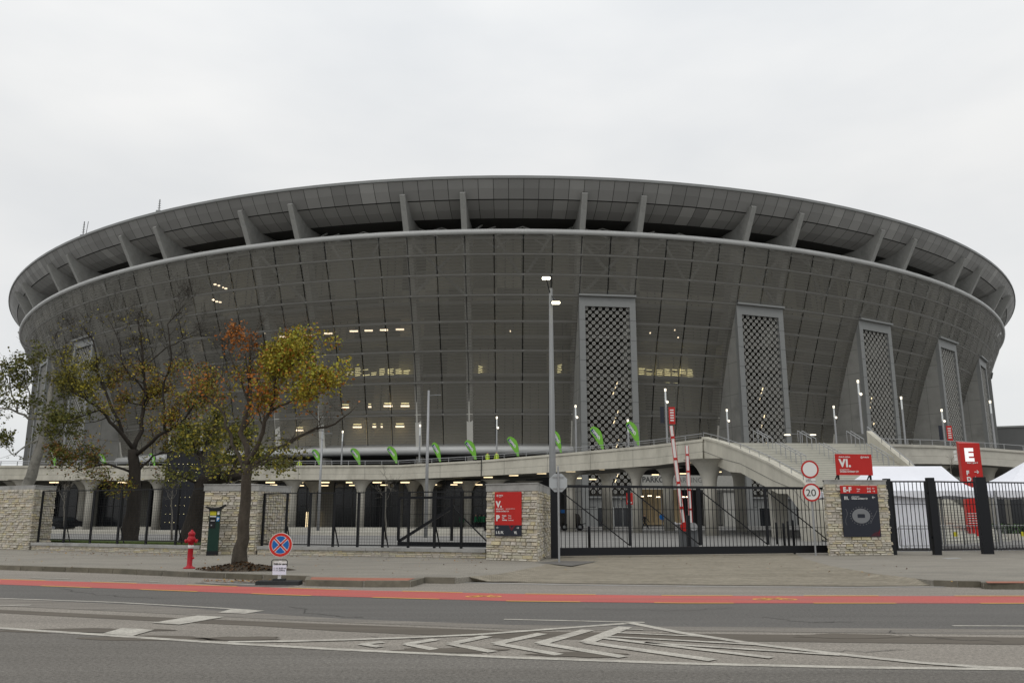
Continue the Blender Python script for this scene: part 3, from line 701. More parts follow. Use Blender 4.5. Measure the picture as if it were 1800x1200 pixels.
# roof masts
for px, b_, h_ in ((160, 405, 3.3), (287, 367, 2.7)):
    r = ray(px, b_); t = min(TJ, key=lambda q: abs(E(q, -1, 50).x / max(E(q, -1, 50).y, 1) - r.x / r.y) + (10 if E(q, 0, 0).y > CY else 0)); p = E(t, -2.4, 50)
    m = MB(); m.box((p.x, p.y, p.z + .35), (.7, .7, .7)); m.tube([p, p + Vector((0, 0, h_))], .09, 6)
    for i in range(5): m.box((p.x, p.y, p.z + .8 + i * h_ / 7), (.55 - .06 * i, .1, .07))
    if px < 200: m.tube([p + Vector((.45, 0, 0)), p + Vector((.7, 0, h_))], .06, 6)
    m.build('roof_mast', lamp_grey, stadium)

# ================================================================== ELEVATED WALKWAY
deck_pts = [(-160, 818, 844, 88), (0, 818, 844, 88), (350, 818, 844, 87.5), (700, 817, 842.5, 87), (848, 808.5, 836, 86), (925, 802, 832, 84.5), (1000, 795.5, 828, 82.5), (1077, 788.5, 823, 79.5), (1150, 781.5, 818, 75.5), (1235, 771, 807, 70)]
walk = thing('elevated_walkway', 'long pale concrete walkway on flared columns in front of the stadium', 'walkway', tuple(D(700, 842, 87).to_2d()) + (0,))
top = [D(x, a, d) for x, a, b, d in deck_pts]; bot = [D(x, b, d) for x, a, b, d in deck_pts]
mbp = MB(); mbs = MB()
for i in range(len(top) - 1):
    a, b, c, d = top[i], top[i + 1], bot[i + 1], bot[i]
    th = Vector((0, .35, 0))
    def mix(p, q, f): return p.lerp(q, f)
    # cap, upper face, lower recessed face
    def seg(f0, f1, off):
        o = Vector((0, off, 0)); mbp.hexa([mix(a, d, f1) + o, mix(b, c, f1) + o, mix(b, c, f1) + th, mix(a, d, f1) + th, mix(a, d, f0) + o, mix(b, c, f0) + o, mix(b, c, f0) + th, mix(a, d, f0) + th])
    seg(0, .13, -.12); seg(.13, .62, 0.0); seg(.63, 1.0, -.05)
    # slab back to the stadium
    def back(p): 
        q = Vector((p.x * 1.25, 0, p.z)); 
        tt = math.atan2(-1, 0) if False else None
        k = max(-0.98, min(0.98, q.x / 138.8)); return Vector((q.x, CY - 163.2 * math.sqrt(1 - k * k) - 1.2, p.z))
    bA, bB = back(d), back(c)
    if i >= 5: bA = d + Vector((0, 10 if i > 5 else 14, 0)); bB = c + Vector((0, 10, 0))
    if i == 0: bA = Vector((bA.x, max(bA.y, 122), bA.z))
    zt = Vector((0, 0, .55))
    mbs.hexa([d + th, c + th, bB, bA, d + th + zt, c + th + zt, bB + zt, bA + zt])
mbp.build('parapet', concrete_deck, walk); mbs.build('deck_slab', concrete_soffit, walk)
mb = MB()
for px in (125, 260, 420, 560, 705, 846, 1000, 1170):
    pass
ra = MB(); off = Vector((0, .1, .45))
for i in range(len(top) - 1):
    a, b = top[i], top[i + 1]; ra.tube([a + off, b + off], .035, 6); ra.tube([a + off - Vector((0, 0, .2)), b + off - Vector((0, 0, .2))], .02, 5)
    n = max(2, int((b - a).length / 1.7))
    for j in range(n): p = a.lerp(b, j / n); ra.box((p.x, p.y + .1, p.z + .22), (.05, .08, .46))
ra.build('railing', galv, walk)
m = MB()
for i in range(len(top) - 1):
    a, b, c, d = top[i], top[i + 1], bot[i + 1], bot[i]; n = max(1, int((b - a).length / 5.5))
    for j in range(n):
        f = (j + .5) / n; p, q = a.lerp(b, f), d.lerp(c, f); m.beam(p.lerp(q, .14) + Vector((0, -.006, 0)), p.lerp(q, .61) + Vector((0, -.006, 0)), .03, .01); m.beam(p.lerp(q, .63) + Vector((0, -.056, 0)), q + Vector((0, -.056, 0)), .03, .01)
    m.beam(a.lerp(d, .625) + Vector((0, -.02, 0)), b.lerp(c, .625) + Vector((0, -.02, 0)), .02, .03)
m.build('formwork_joint', mat('groove', (.16, .155, .14), .9), walk)
# expansion joint
jp = VP(846, 808, top[3].to_2d(), top[4].to_2d()); mb = MB(); q = D(846, 836, jp.y - .14); mb.box((q.x, jp.y - .14, (jp.z + q.z) / 2), (.09, .02, jp.z - q.z - .02)); mb.build('expansion_joint', black_metal, walk)
def column(px, d, zt, parent, r=.43, flare=1.15, fh=1.5):
    p = D(px, 905, d); pr = [(r, 0), (r, zt - fh)]
    for i in range(1, 9): a = i / 8 * math.pi / 2; pr.append((r + flare * (1 - math.cos(a)), zt - fh + fh * math.sin(a)))
    mb = MB(); mb.lathe((p.x, p.y, 0), pr, 20); return mb.build('column', concrete, parent, True)
zL = bot[3].z
for px in (-85, 35, 155, 275, 394, 513, 633, 752, 870): column(px, 88.3, zL + .02, walk)
column(1004, 84.5, bot[6].z + .02, walk); column(1120, 79, bot[7].z - .03, walk); column(1250, 68.5, 6.05, walk, .55, 1.5, 2.3)
for px in (-60, 20, 142, 330, 430, 549, 724, 822, 930): column(px, 92.2, zL + .02, walk, .42)
for px, d, zt in ((1068, 92, 6.3), (1176, 88, 6.5), (1302, 84, 6.4), (1560, 90, 6.8), (1640, 86, 6.8)): column(px, d, zt, walk, .55)
for i, px in enumerate((35, 95, 160, 215, 475, 525, 571, 616, 663, 712, 755, 805, 858, 903, 952, 1003, 1054, 1113, 1167, 1222)):
    if px < 848: y, d = 847.5, 90
    else: y = 836 + (px - 848) * -.072 + 3.0; d = 89 - (px - 848) * .038
    p = D(px, y, d); m = MB()
    zc = None
    m.box((p.x, p.y, p.z), (.95, .12, .12)); m.build('ceiling_light', light_warm, walk)
for px, y in ((481, 852), (528, 853), (571, 853), (620, 852.5), (675, 852), (762, 851.5), (798, 851.5), (842, 851.5), (1016, 840), (1042, 842), (1152, 834), (1201, 832), (1262, 829)):
    p = D(px, y, 92 if px < 900 else 90); m = MB(); m.box((p.x, p.y, p.z), (.75, .12, .1)); m.build('ceiling_light', light_warm, walk)
# glass wall behind the columns
und = MB(); a, b = D(-90, 905, 95), D(880, 905, 94); und.beam((a.x, a.y, 2.9), (b.x, b.y, 2.9), .3, 5.8)
und.build('undercroft_wall', dark_glass, walk)
m2 = MB(); n = 60
for i in range(n + 1): p = a.lerp(b, i / n); m2.box((p.x, p.y - .2, 2.9), (.07, .1, 5.8))
for z in (2.6, 4.6): m2.beam((a.x, a.y - .2, z), (b.x, b.y - .2, z), .08, .07)
m2.build('glazing_bar', mat('bar_grey', (.06, .06, .06), .5), walk)
for x0, x1 in ((-90, 88), (150, 170), (246, 262), (560, 585), (700, 708), (725, 742), (856, 884)):
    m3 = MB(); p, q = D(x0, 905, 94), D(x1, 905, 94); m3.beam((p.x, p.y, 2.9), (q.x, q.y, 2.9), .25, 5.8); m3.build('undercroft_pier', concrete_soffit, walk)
m4 = MB()
for px in (538, 541, 552, 561): p = D(px, 915, 93.6); m4.box((p.x, p.y, 1.1), (.05, .06, 1.7))
m4.build('door_light', light_warm, walk)
# black perforated box with pin lights
bx = thing('black_clad_wing', 'black panelled wing dotted with pin lights behind the trees', 'building', tuple(D(325, 905, 83).to_2d()) + (0,))
p = D(284, 905, 84); q = D(362, 905, 84); m = MB(); m.hexa([(p.x, 84, 0), (q.x, 84, 0), (q.x, 96, 0), (p.x, 96, 0), (p.x, 84, 8), (q.x, 84, 8), (q.x, 96, 8), (p.x, 96, 8)]); m.build('wall', mat('black_panel', (.011, .012, .016), .4), bx)
m = MB(); rs = random.Random(9)
for i in range(9):
    for j in range(9):
        if rs.random() < .7: m.box((p.x + .4 + (q.x - p.x - .8) * i / 8, 83.97, .9 + j * .82), (.035, .04, .035))
m.build('pin_light', light_slat, bx)
m = MB()
for i in range(1, 6): m.box((p.x + (q.x - p.x) * i / 6, 83.99, 4), (.03, .03, 8))
m.build('panel_joint', mat('panel_joint', (.03, .03, .035), .5), bx)

# ================================================================== GRAND STAIRCASE
A1, B1 = Vector((16.2, 70)), Vector((19.7, 52)); A2, B2 = Vector((30.5, 71)), Vector((31.2, 53))
st = thing('grand_staircase', 'wide pale concrete staircase climbing from the plaza to the walkway', 'staircase', (24, 60, 0))
tp = [(1235, 771), (1262, 778), (1300, 792), (1350, 814), (1410, 847), (1440, 878), (1449, 915), (1450, 949)]
bt = [(1235, 807), (1283, 829), (1302, 830.5), (1367, 867), (1384, 867.5), (1413, 907), (1431, 942), (1450, 949.5)]
m = MB(); tpp = [VP(x, y, A1, B1) for x, y in tp]; btp = [VP(x, y, A1, B1) for x, y in bt]
inw = Vector((.5, 0, 0))
for i in range(len(tp) - 1):
    m.hexa([btp[i], btp[i + 1], btp[i + 1] + inw, btp[i] + inw, tpp[i], tpp[i + 1], tpp[i + 1] + inw, tpp[i] + inw])
    if i < 5:
        h = Vector((0, 0, .16)); o = Vector((-.08, 0, 0)); m.hexa([tpp[i] + o, tpp[i + 1] + o, tpp[i + 1] + inw, tpp[i] + inw, tpp[i] + o + h, tpp[i + 1] + o + h, tpp[i + 1] + inw + h, tpp[i] + inw + h])
m.build('stringer_wall', concrete_deck, st)
m = MB(); gl = [btp[i].lerp(tpp[i], .42) for i in range(len(tp))]
for i in range(5): m.tube([gl[i] + Vector((-.012, 0, 0)), gl[i + 1] + Vector((-.012, 0, 0))], .022, 4)
m.build('shadow_groove', mat('groove', (.08, .078, .07), .9), st)
zt = 7.55; nst = 46
m = MB()
for i in range(nst):
    f0, f1 = i / nst, (i + 1) / nst; 
    l0, r0 = A1.lerp(B1, f0 * 1.33) + Vector((.5, 0)), A2.lerp(B2, f0); l1, r1 = A1.lerp(B1, f1 * 1.33) + Vector((.5, 0)), A2.lerp(B2, f1)
    z = zt * (1 - f1) + .01; zb = max(-.02, z - .35)
    m.hexa([(l1.x, l1.y, zb), (r1.x, r1.y, zb), (r0.x, r0.y, zb), (l0.x, l0.y, zb), (l1.x, l1.y, z + zt / nst), (r1.x, r1.y, z + zt / nst), (r0.x, r0.y, z + zt / nst), (l0.x, l0.y, z + zt / nst)])
m.build('steps', stair_concrete, st)
m = MB()
for i in range(nst):
    f1 = (i + 1) / nst; l1, r1 = A1.lerp(B1, f1 * 1.33) + Vector((.5, 0)), A2.lerp(B2, f1); z = zt * (1 - f1) + zt / nst
    m.quad((l1.x, l1.y - .006, z - .055), (r1.x, r1.y - .006, z - .055), (r1.x, r1.y - .006, z - .005), (l1.x, l1.y - .006, z - .005))
m.build('step_nosing', mat('nosing', (.33, .32, .28), .9), st)
tp2 = [(1523, 757), (1548, 778), (1597, 817), (1640, 862), (1657, 880), (1690, 905), (1700, 936)]
m = MB(); q = [VP(x, y, A2, B2) for x, y in tp2]
for i in range(len(q) - 1): m.hexa([(q[i].x, q[i].y, max(0, q[i].z - 2.2)), (q[i + 1].x, q[i + 1].y, max(0, q[i + 1].z - 2.2)), (q[i + 1].x + .45, q[i + 1].y, max(0, q[i + 1].z - 2.2)), (q[i].x + .45, q[i].y, max(0, q[i].z - 2.2)), q[i], q[i + 1], q[i + 1] + Vector((.45, 0, 0)), q[i] + Vector((.45, 0, 0))])
m.build('stringer_wall', concrete_deck, st)
def hand(pts, name='handrail', h=.5, gap=1.4):
    m = MB(); pts = [Vector(p) for p in pts]; u = Vector((0, 0, h))
    m.tube([p + u for p in pts], .035, 6)
    for a, b in zip(pts, pts[1:]):
        n = max(1, int((b - a).length / gap))
        for j in range(n + 1): p = a.lerp(b, j / n); m.tube([p, p + u], .025, 5)
    m.build(name, galv, st)
hand([p + Vector((.1, 0, .1)) for p in tpp[:6]], h=.42); hand([p + Vector((.1, 0, 0)) for p in q[:5]], h=.35)
for px, y0, f0, f1, f_ in ((1345, 765, .0, .25, .33), (1403, 762, 0, .4, .6), (1466, 764, 0, .4, .9)):
    a = A1.lerp(A2, f_) ; b = A1.lerp(B1, 1.33).lerp(B2, f_)
    for f0, f1 in ((-.02, .10), (.16, .34)):
        p0, p1 = a.lerp(b, f0), a.lerp(b, f1); z0_, z1_ = zt * (1 - f0) + .05, zt * (1 - f1) + .05
        for dx in (-.18, .18): hand([(p0.x + dx, p0.y, z0_), (p1.x + dx, p1.y, z1_)], 'centre_handrail', h=.95, gap=.75)
# platform to the right of the stairs and behind it
pf = thing('raised_platform', 'pale concrete platform running right from the top of the staircase', 'platform', (40, 80, 0))
rp = [(1528, 779, 813, 77), (1597, 781, 815, 79), (1640, 782, 815, 80), (1733, 787, 817, 81), (1800, 792, 822, 81), (2050, 806, 835, 80)]
top = [D(x, a, d) for x, a, b, d in rp]; bot = [D(x, b, d) for x, a, b, d in rp]; mbp = MB(); mbs = MB(); th = Vector((0, .35, 0))
for i in range(len(top) - 1):
    a, b, c, d = top[i], top[i + 1], bot[i + 1], bot[i]
    def seg(f0, f1, off):
        o = Vector((0, off, 0)); mbp.hexa([a.lerp(d, f1) + o, b.lerp(c, f1) + o, b.lerp(c, f1) + th, a.lerp(d, f1) + th, a.lerp(d, f0) + o, b.lerp(c, f0) + o, b.lerp(c, f0) + th, a.lerp(d, f0) + th])
    seg(0, .14, -.14); seg(.14, .58, 0); seg(.59, 1, -.05)
    zz = Vector((0, 0, .5)); k0, k1 = Vector((d.x, 97, d.z)), Vector((c.x, 97, c.z)); mbs.hexa([d + th, c + th, k1, k0, d + th + zz, c + th + zz, k1 + zz, k0 + zz])
mbp.build('parapet', concrete, pf)
zz = 7.0
mbs.hexa([(16.6, 70.2, zz), (30.6, 71.1, zz), (41, 95, zz), (19, 92, zz), (16.6, 70.2, zz + .5), (30.6, 71.1, zz + .5), (41, 95, zz + .5), (19, 92, zz + .5)])
mbs.build('deck_slab', concrete_soffit, pf)
ra = MB(); off = Vector((0, .1, .5))
for i in range(len(top) - 1):
    a, b = top[i], top[i + 1]; ra.tube([a + off, b + off], .035, 6); n = max(2, int((b - a).length / 1.8))
    for j in range(n): p = a.lerp(b, j / n); ra.box((p.x, p.y + .1, p.z + .25), (.05, .08, .5))
ra.build('railing', galv, pf)
for px in (1655, 1745, 1840): column(px, 84, bot[2].z + .03, pf, .5)
m = MB(); p = D(1763, 819, 83); m.box((p.x, p.y, p.z), (.9, .12, .1)); m.build('ceiling_light', light_warm, pf)
# undercroft wall on the right
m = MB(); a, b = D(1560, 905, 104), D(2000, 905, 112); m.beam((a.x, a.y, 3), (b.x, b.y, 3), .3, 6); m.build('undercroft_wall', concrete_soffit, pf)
m = MB()
for x0, x1 in ((1735, 1768), (1780, 1800), (1825, 1880)): p, q_ = D(x0, 905, 102), D(x1, 905, 102); m.beam((p.x, p.y, 2.3), (q_.x, q_.y, 2.3), .1, 3.6)
m.build('window', dark_glass, pf)
# far building to the right
fb = thing('far_building', 'flat-roofed dark grey building beyond the right end of the stadium', 'building', (170, 250, 0))
a, b = D(1728, 752, 235), D(2050, 741, 235); m = MB(); m.hexa([(a.x, 235, 0), (b.x, 235, 0), (b.x, 275, 0), (a.x, 275, 0), (a.x, 235, a.z), (b.x, 235, b.z), (b.x, 275, b.z), (a.x, 275, a.z)]); m.build('wall', building_m, fb)
m = MB(); m.beam((a.x, 234.9, a.z + .1), (b.x, 234.9, b.z + .1), .4, .5); m.build('roof_edge', frame_metal, fb)

for px, d, z in ((1370, 63, 3.6), (1424, 53.6, 1.9)):
    p = D(px, 905, d); m = MB(); m.hexa([(p.x - .5, d - .4, 0), (p.x + .5, d - .4, 0), (p.x + .5, d + .5, 0), (p.x - .5, d + .5, 0), (p.x - .6, d - .4, z), (p.x + .6, d - .4, z), (p.x + .6, d + .5, z), (p.x - .6, d + .5, z)]); m.build('pillar', concrete, st)
# ================================================================== STONE WALLS AND PILLARS
rs = random.Random(21)
def stone_face(mb, a, b, z0, z1, nrm_, hmin=.06, hmax=.14, prot=.085):
    a = Vector(a); b = Vector(b); Lh = (b - a).length; d = (b - a).normalized(); z = z0
    while z < z1 - .02:
        h = min(rs.uniform(hmin, hmax), z1 - z)
        if z1 - (z + h) < .04: h = z1 - z
        x = 0.0
        while x < Lh - .01:
            ln = min(rs.uniform(.14, .46), Lh - x)
            if Lh - (x + ln) < .07: ln = Lh - x
            o = rs.uniform(.005, prot); g = .008
            c = rs.uniform(.84, 1.06); w_ = rs.random(); tone = (c * (1.06 if w_ > .7 else 1), c * (1.0 if w_ > .2 else .98), c * (.78 if w_ > .93 else (.92 if w_ > .5 else 1.02)))
            p = [a + d * (x + g), a + d * (x + ln - g)]; n = nrm_
            e = o * .35; zi = z + g * .5; zo = z + h - g
            vs = []
            j = lambda s: rs.uniform(-s, s)
            # base ring (on wall) and raised ring
            base = [p[0] + Vector((0, 0, zi)), p[1] + Vector((0, 0, zi)), p[1] + Vector((0, 0, zo)), p[0] + Vector((0, 0, zo))]
            ins = .014
            rise = [p[0] + d * (ins + abs(j(.012))) + Vector((0, 0, zi + ins * .6)) + n * (o + j(.008)), p[1] - d * (ins + abs(j(.012))) + Vector((0, 0, zi + ins * .6)) + n * (o + j(.008)), p[1] - d * (ins + abs(j(.012))) + Vector((0, 0, zo - ins * .7)) + n * (o * .8 + j(.008)), p[0] + d * (ins + abs(j(.012))) + Vector((0, 0, zo - ins * .7)) + n * (o * .8 + j(.008))]
            mb.add(base + rise, [(4, 5, 6, 7), (0, 1, 5, 4), (1, 2, 6, 5), (2, 3, 7, 6), (3, 0, 4, 7)], tone)
            x += ln
        z += h
def pillar(name, label, cat, corners, h, capover=.06, peak=.10, caph=.14, capside=.2, par=None):
    c0 = sum((Vector(c) for c in corners), Vector((0, 0))) / len(corners)
    t = thing(name, label, cat, (c0.x, c0.y, 0)); m = MB(); m.prism(corners, -.02, h - caph); m.build('mortar_core', mortar_m, t)
    m = MB(); n = len(corners)
    for i in range(n):
        a = Vector((*corners[i], 0)); b = Vector((*corners[(i + 1) % n], 0)); d = (b - a).normalized(); nn = Vector((d.y, -d.x, 0))
        if nn.dot(Vector((a.x, a.y, 0))) > 2.0 and i > 1: continue
        stone_face(m, a, b, 0, h - caph, nn)
    m.build('stonework', stone_m, t)
    m = MB(); cc = Vector((c0.x, c0.y)); big = [cc + (Vector(c) - cc) * (1 + capover / max(.5, (Vector(c) - cc).length)) for c in corners]
    vs = [(v.x, v.y, h - caph) for v in big] + [(v.x, v.y, h - .03) for v in big] + [(cc.x, cc.y, h - .03 + peak)]
    m.add(vs, [list(range(n))[::-1]] + [(i, (i + 1) % n, n + (i + 1) % n, n + i) for i in range(n)] + [(n + i, n + (i + 1) % n, 2 * n) for i in range(n)])
    big2 = [cc + (Vector(c) - cc) * (1 + (capover + .04) / max(.5, (Vector(c) - cc).length)) for c in corners]
    m.prism([(v.x, v.y) for v in big2], h - .05, h - .012)
    m.build('cap', cap_m, t); return t
def xy(px, py): v = G(px, py); return (v.x, v.y)
vA, vB, vC = Vector(xy(855, 983)), Vector(xy(945, 986.5)), Vector(xy(967, 973)); vD = vC - (vB - vA)
pillar('stone_pillar', 'pale rough stone gate pillar carrying the red V. sign', 'pillar', [tuple(v) for v in (vA, vB, vC, vD)], 2.76, caph=.30)
wA, wB = Vector(xy(352, 974)), Vector(xy(447, 974)); wC = wB + Vector((.55, 3.0)); wD = wC - (wB - wA)
pillar('stone_pillar', 'wide pale stone pillar behind the parking meter', 'pillar', [tuple(v) for v in (wA, wB, wC, wD)], 2.9, caph=.30)
eA, eB = Vector(xy(1459, 976)), Vector(xy(1568, 975)); eC = eB + Vector((.5, 1.4)); eD = eC - (eB - eA)
pillar('stone_pillar', 'chunky stone gate pillar carrying the dark stadium map panel', 'pillar', [tuple(v) for v in (eA, eB, eC, eD)], 3.05, capover=.02, peak=.02, caph=.2)
lA, lB = Vector(xy(-420, 948)), Vector(xy(48, 966)); lC = lB + Vector((.15, 1.6)); lD = lC - (lB - lA)
pillar('stone_wall', 'long pale stone wall at the far left of the pavement', 'wall', [tuple(v) for v in (lA, lB, lC, lD)], 3.02, capover=.05, peak=.01, caph=.2)
def low_wall(label, a, b, h=.34, wd=.5):
    a = Vector((*a, 0)); b = Vector((*b, 0)); d = (b - a).normalized(); nn = Vector((d.y, -d.x, 0)); bk = -nn * wd
    t = thing('low_wall', label, 'wall', tuple((a + b) / 2)); m = MB()
    m.hexa([a, b, b + bk, a + bk] + [v + Vector((0, 0, h - .12)) for v in (a, b, b + bk, a + bk)]); m.build('mortar_core', mortar_m, t)
    m = MB(); stone_face(m, a, b, 0, h - .12, nn, .05, .09, .03); m.build('stonework', stone_m, t)
    m = MB(); n = int((b - a).length / 1.5); o = nn * .07
    for i in range(n):
        p, q = a + (b - a) * ((i + .004) / n), a + (b - a) * ((i + .996) / n)
        m.hexa([v + Vector((0, 0, z)) for z in (h - .12, h) for v in (p + o, q + o, q + bk, p + bk)])
    m.build('coping', cap_m, t); return t
lw1 = (Vector(xy(55, 966)), Vector(xy(352, 973.5))); lw2 = (Vector(xy(452, 974)), Vector(xy(854, 981)))
low_wall('low stone wall with grey coping under the left fence', *lw1); low_wall('low stone wall with grey coping running up to the V. pillar', *lw2)
# mesh fences on the low walls
def mesh_fence(label, a, b, z0, z1, off=.25, step=.115, posts=7):
    a = Vector((*a, 0)); b = Vector((*b, 0)); d = (b - a).normalized(); nn = Vector((-d.y, d.x, 0)) * off; a = a + nn; b = b + nn; Lh = (b - a).length
    t = thing('mesh_fence', label, 'fence', tuple((a + b) / 2))
    m = MB(); n = int(Lh / step)
    for i in range(n + 1): p = a + d * (i * Lh / n); m.box((p.x, p.y, (z0 + z1) / 2 + .04), (.007, .007, z1 - z0 + .1), math.atan2(d.y, d.x))
    k = int((z1 - z0) / step)
    for i in range(k + 1): m.beam(a + Vector((0, 0, z0 + i * (z1 - z0) / k)), b + Vector((0, 0, z0 + i * (z1 - z0) / k)), .007, .007)
    m.build('wire_mesh', black_metal, t)
    for i in range(posts + 1):
        p = a + (b - a) * (i / posts) + nn * .15; m = MB(); m.box((p.x, p.y, (z0 - .2 + z1) / 2), (.10, .06, z1 - z0 + .2), math.atan2(d.y, d.x)); m.build('post', black_metal, t)
        if i % 2: m = MB(); m.beam(p + Vector((0, 0, z0 - .15)) + d * .16 + nn * .9, p + Vector((0, 0, z0 + .75)) + d * .05, .04, .04); m.build('brace', black_metal, t)
    m = MB()
    for z in (z0, z1): m.beam(a + Vector((0, 0, z)), b + Vector((0, 0, z)), .05, .045)
    m.build('rail', black_metal, t)
mesh_fence('long black wire mesh fence on the left low wall behind the hydrant', lw1[0], lw1[1], .5, 2.72, posts=6)
mesh_fence('black wire mesh fence between the parking meter pillar and the V. pillar', lw2[0], lw2[1], .42, 2.5, posts=9)
# barred sliding gate
def slide_gate(label, a, b, z0, z1, nb, posts, step=.17, beamh=.3, dirs=1):
    a = Vector((*a, 0)); b = Vector((*b, 0)); d = (b - a).normalized(); Lh = (b - a).length; ang = math.atan2(d.y, d.x)
    t = thing('sliding_gate', label, 'gate', tuple((a + b) / 2))
    m = MB(); n = int(Lh / step)
    for i in range(1, n): p = a + d * (i * Lh / n); m.box((p.x, p.y, (z0 + z1) / 2), (.022, .022, z1 - z0), ang)
    for f in (.31, .62): m.beam(a + Vector((0, .02, z0 + (z1 - z0) * f)), b + Vector((0, .02, z0 + (z1 - z0) * f)), .015, .02)
    m.build('bars', gate_metal, t)
    m = MB(); m.beam(a + Vector((0, 0, z1)), b + Vector((0, 0, z1)), .09, .10); m.build('top_rail', gate_metal, t)
    m = MB(); m.beam(a + Vector((0, 0, z0 - beamh / 2)), b + Vector((0, 0, z0 - beamh / 2)), .16, beamh); m.build('bottom_beam', gate_metal, t)
    for i in range(posts + 1):
        p = a + (b - a) * (i / posts); m = MB(); m.box((p.x, p.y + .003, (z0 + z1) / 2), (.10, .09, z1 - z0 - .1), ang); m.build('post', gate_metal, t)
    zz = Vector((0, 0, 1)); D_ = b - a
    if dirs == -1: segs = [(a + zz * z0, a + D_ * .52 + zz * (z1 - .35)), (a + D_ * .52 + zz * (z1 - .45), a + D_ * .83 + zz * z0), (a + D_ * .86 + zz * z0, a + D_ + zz * (z0 + .5))]
    else: segs = [(a + D_ * (i / posts) + zz * (z1 - .06), a + D_ * ((i + 1) / posts) + zz * (z0 + .05)) for i in range(posts)]
    for k, (p, q) in enumerate(segs):
        w_ = .04 if dirs == 1 else (.11 if k != 1 else .05); m = MB(); m.beam(p + Vector((0, .05, 0)), q + Vector((0, .05, 0)), w_ * .8, w_); m.build('diagonal_brace', gate_metal, t)
gA, gB = Vector((1.75, 33.0)), Vector(xy(1447, 971)) + Vector((0, -1.2))
slide_gate('long black barred sliding gate closing the driveway', gA, gB, .36, 2.72, 68, 4)
hA = VP(700, 950, (lw2[0] + Vector((.3, 1.0))), (lw2[1] + Vector((.3, 1.0)))); hB = lw2[1] + Vector((.8, .95))
tg = slide_gate('black gate tail with thick diagonal braces parked behind the mesh fence', (hA.x, hA.y), hB, .55, 2.3, 10, 2, step=3, beamh=.16, dirs=-1)
# gate guide post beside V pillar
m = MB(); m.box((1.62, 32.3, 1.45), (.28, .28, 2.9)); o = m.build('gate_guide_post', gate_metal); tag(o, 'black steel guide post between the V. pillar and the sliding gate', 'gate post')
# pedestrian gate posts and panels at the right
pp = [(1573, 975, .25, 3.1), (1651, 975, .29, 3.14), (1740, 973.5, .44, 3.2), (1850, 972, .3, 3.2)]
plab = ['black steel gate post touching the map panel pillar', 'black steel gate post between the two barred gate leaves', 'thickest black steel gate post near the right edge', 'black steel gate post at the far right']
base = []
for (px, py, wd, hh), lb in zip(pp, plab):
    g = G(px, py); g.y += .15; base.append(g); m = MB(); m.box((g.x, g.y, hh / 2), (wd, .22, hh)); o = m.build('gate_post', gate_metal); tag(o, lb, 'gate post', 'black gate posts')
for k, (a, b, lb) in enumerate(((0, 1, 'barred gate leaf in front of the white tent wall'), (1, 2, 'barred gate leaf in front of the red totem base'), (2, 3, 'barred gate leaf cut by the right edge of the photo'))):
    a_, b_ = base[a], base[b]; d = (b_ - a_).normalized(); x0 = a_ + d * (pp[a][2] / 2 + .09); x1 = b_ - d * (pp[b][2] / 2 + .09)
    t = thing('barred_gate', 'black ' + lb, 'gate', tuple((x0 + x1) / 2), 'black barred pedestrian gates'); m = MB(); n = int((x1 - x0).length / .165); z0, z1 = .2, 2.98
    for i in range(1, n): p = x0.lerp(x1, i / n); m.box((p.x, p.y, (z0 + z1) / 2), (.024, .024, z1 - z0))
    for z in (1.05, 2.05): m.beam(x0 + Vector((0, .02, z)), x1 + Vector((0, .02, z)), .015, .025)
    m.build('bars', gate_metal, t); m = MB()
    m.beam(x0 + Vector((0, 0, z0)), x1 + Vector((0, 0, z0)), .05, .06); m.beam(x0 + Vector((0, 0, z1)), x1 + Vector((0, 0, z1)), .05, .06); m.box((x0.x, x0.y, (z0 + z1) / 2), (.06, .06, z1 - z0 + .06)); m.box((x1.x, x1.y, (z0 + z1) / 2), (.06, .06, z1 - z0 + .06)); m.build('gate_frame', gate_metal, t)
    m = MB()
    for z in (.7, 2.5): m.box((x0.x - .06, x0.y, z), (.08, .05, .08)); m.box((x1.x + .06, x1.y, z), (.08, .05, .08))
    m.build('hinge', gate_metal, t)

# ================================================================== SIGNS
def panel(t, name, O, U, V, wd, ht, m, th=.03, z=0.0):
    Nn = U.cross(V).normalized(); mb = MB(); p = [O, O + U * wd, O + U * wd - V * ht, O - V * ht]; p = [q + Nn * z for q in p][::-1]; mb.plate(p, Nn * th); return mb.build(name, m, t)
def arrow(t, O, U, V, s, left=True, m=None):
    mb = MB(); Nn = U.cross(V).normalized(); k = -1 if left else 1; w_ = s * .13
    def bar(a, b):
        a = O + U * a[0] * s * k + V * a[1] * s; b = O + U * b[0] * s * k + V * b[1] * s; d = (b - a).normalized(); q = Nn.cross(d).normalized() * w_ / 2
        mb.hexa([a - q, b - q, b + q, a + q, a - q + Nn * .004, b - q + Nn * .004, b + q + Nn * .004, a + q + Nn * .004])
    bar((-.5, 0), (.5, 0)); bar((.5, 0), (.12, .36)); bar((.5, 0), (.12, -.36)); return mb.build('arrow', m or white_sign, t)
VV = Vector((0, 0, 1))
def emblem(t, O, U, V, r):
    mb = MB(); Nn = U.cross(V).normalized(); mb.disc(O, U, V, r, .004, 20, r * .55); 
    for a in range(5): mb.disc(O + (U * math.cos(a * 1.2566) + V * math.sin(a * 1.2566)) * r * 1.02, U, V, r * .2, .004, 8)
    return mb.build('emblem', white_sign, t)
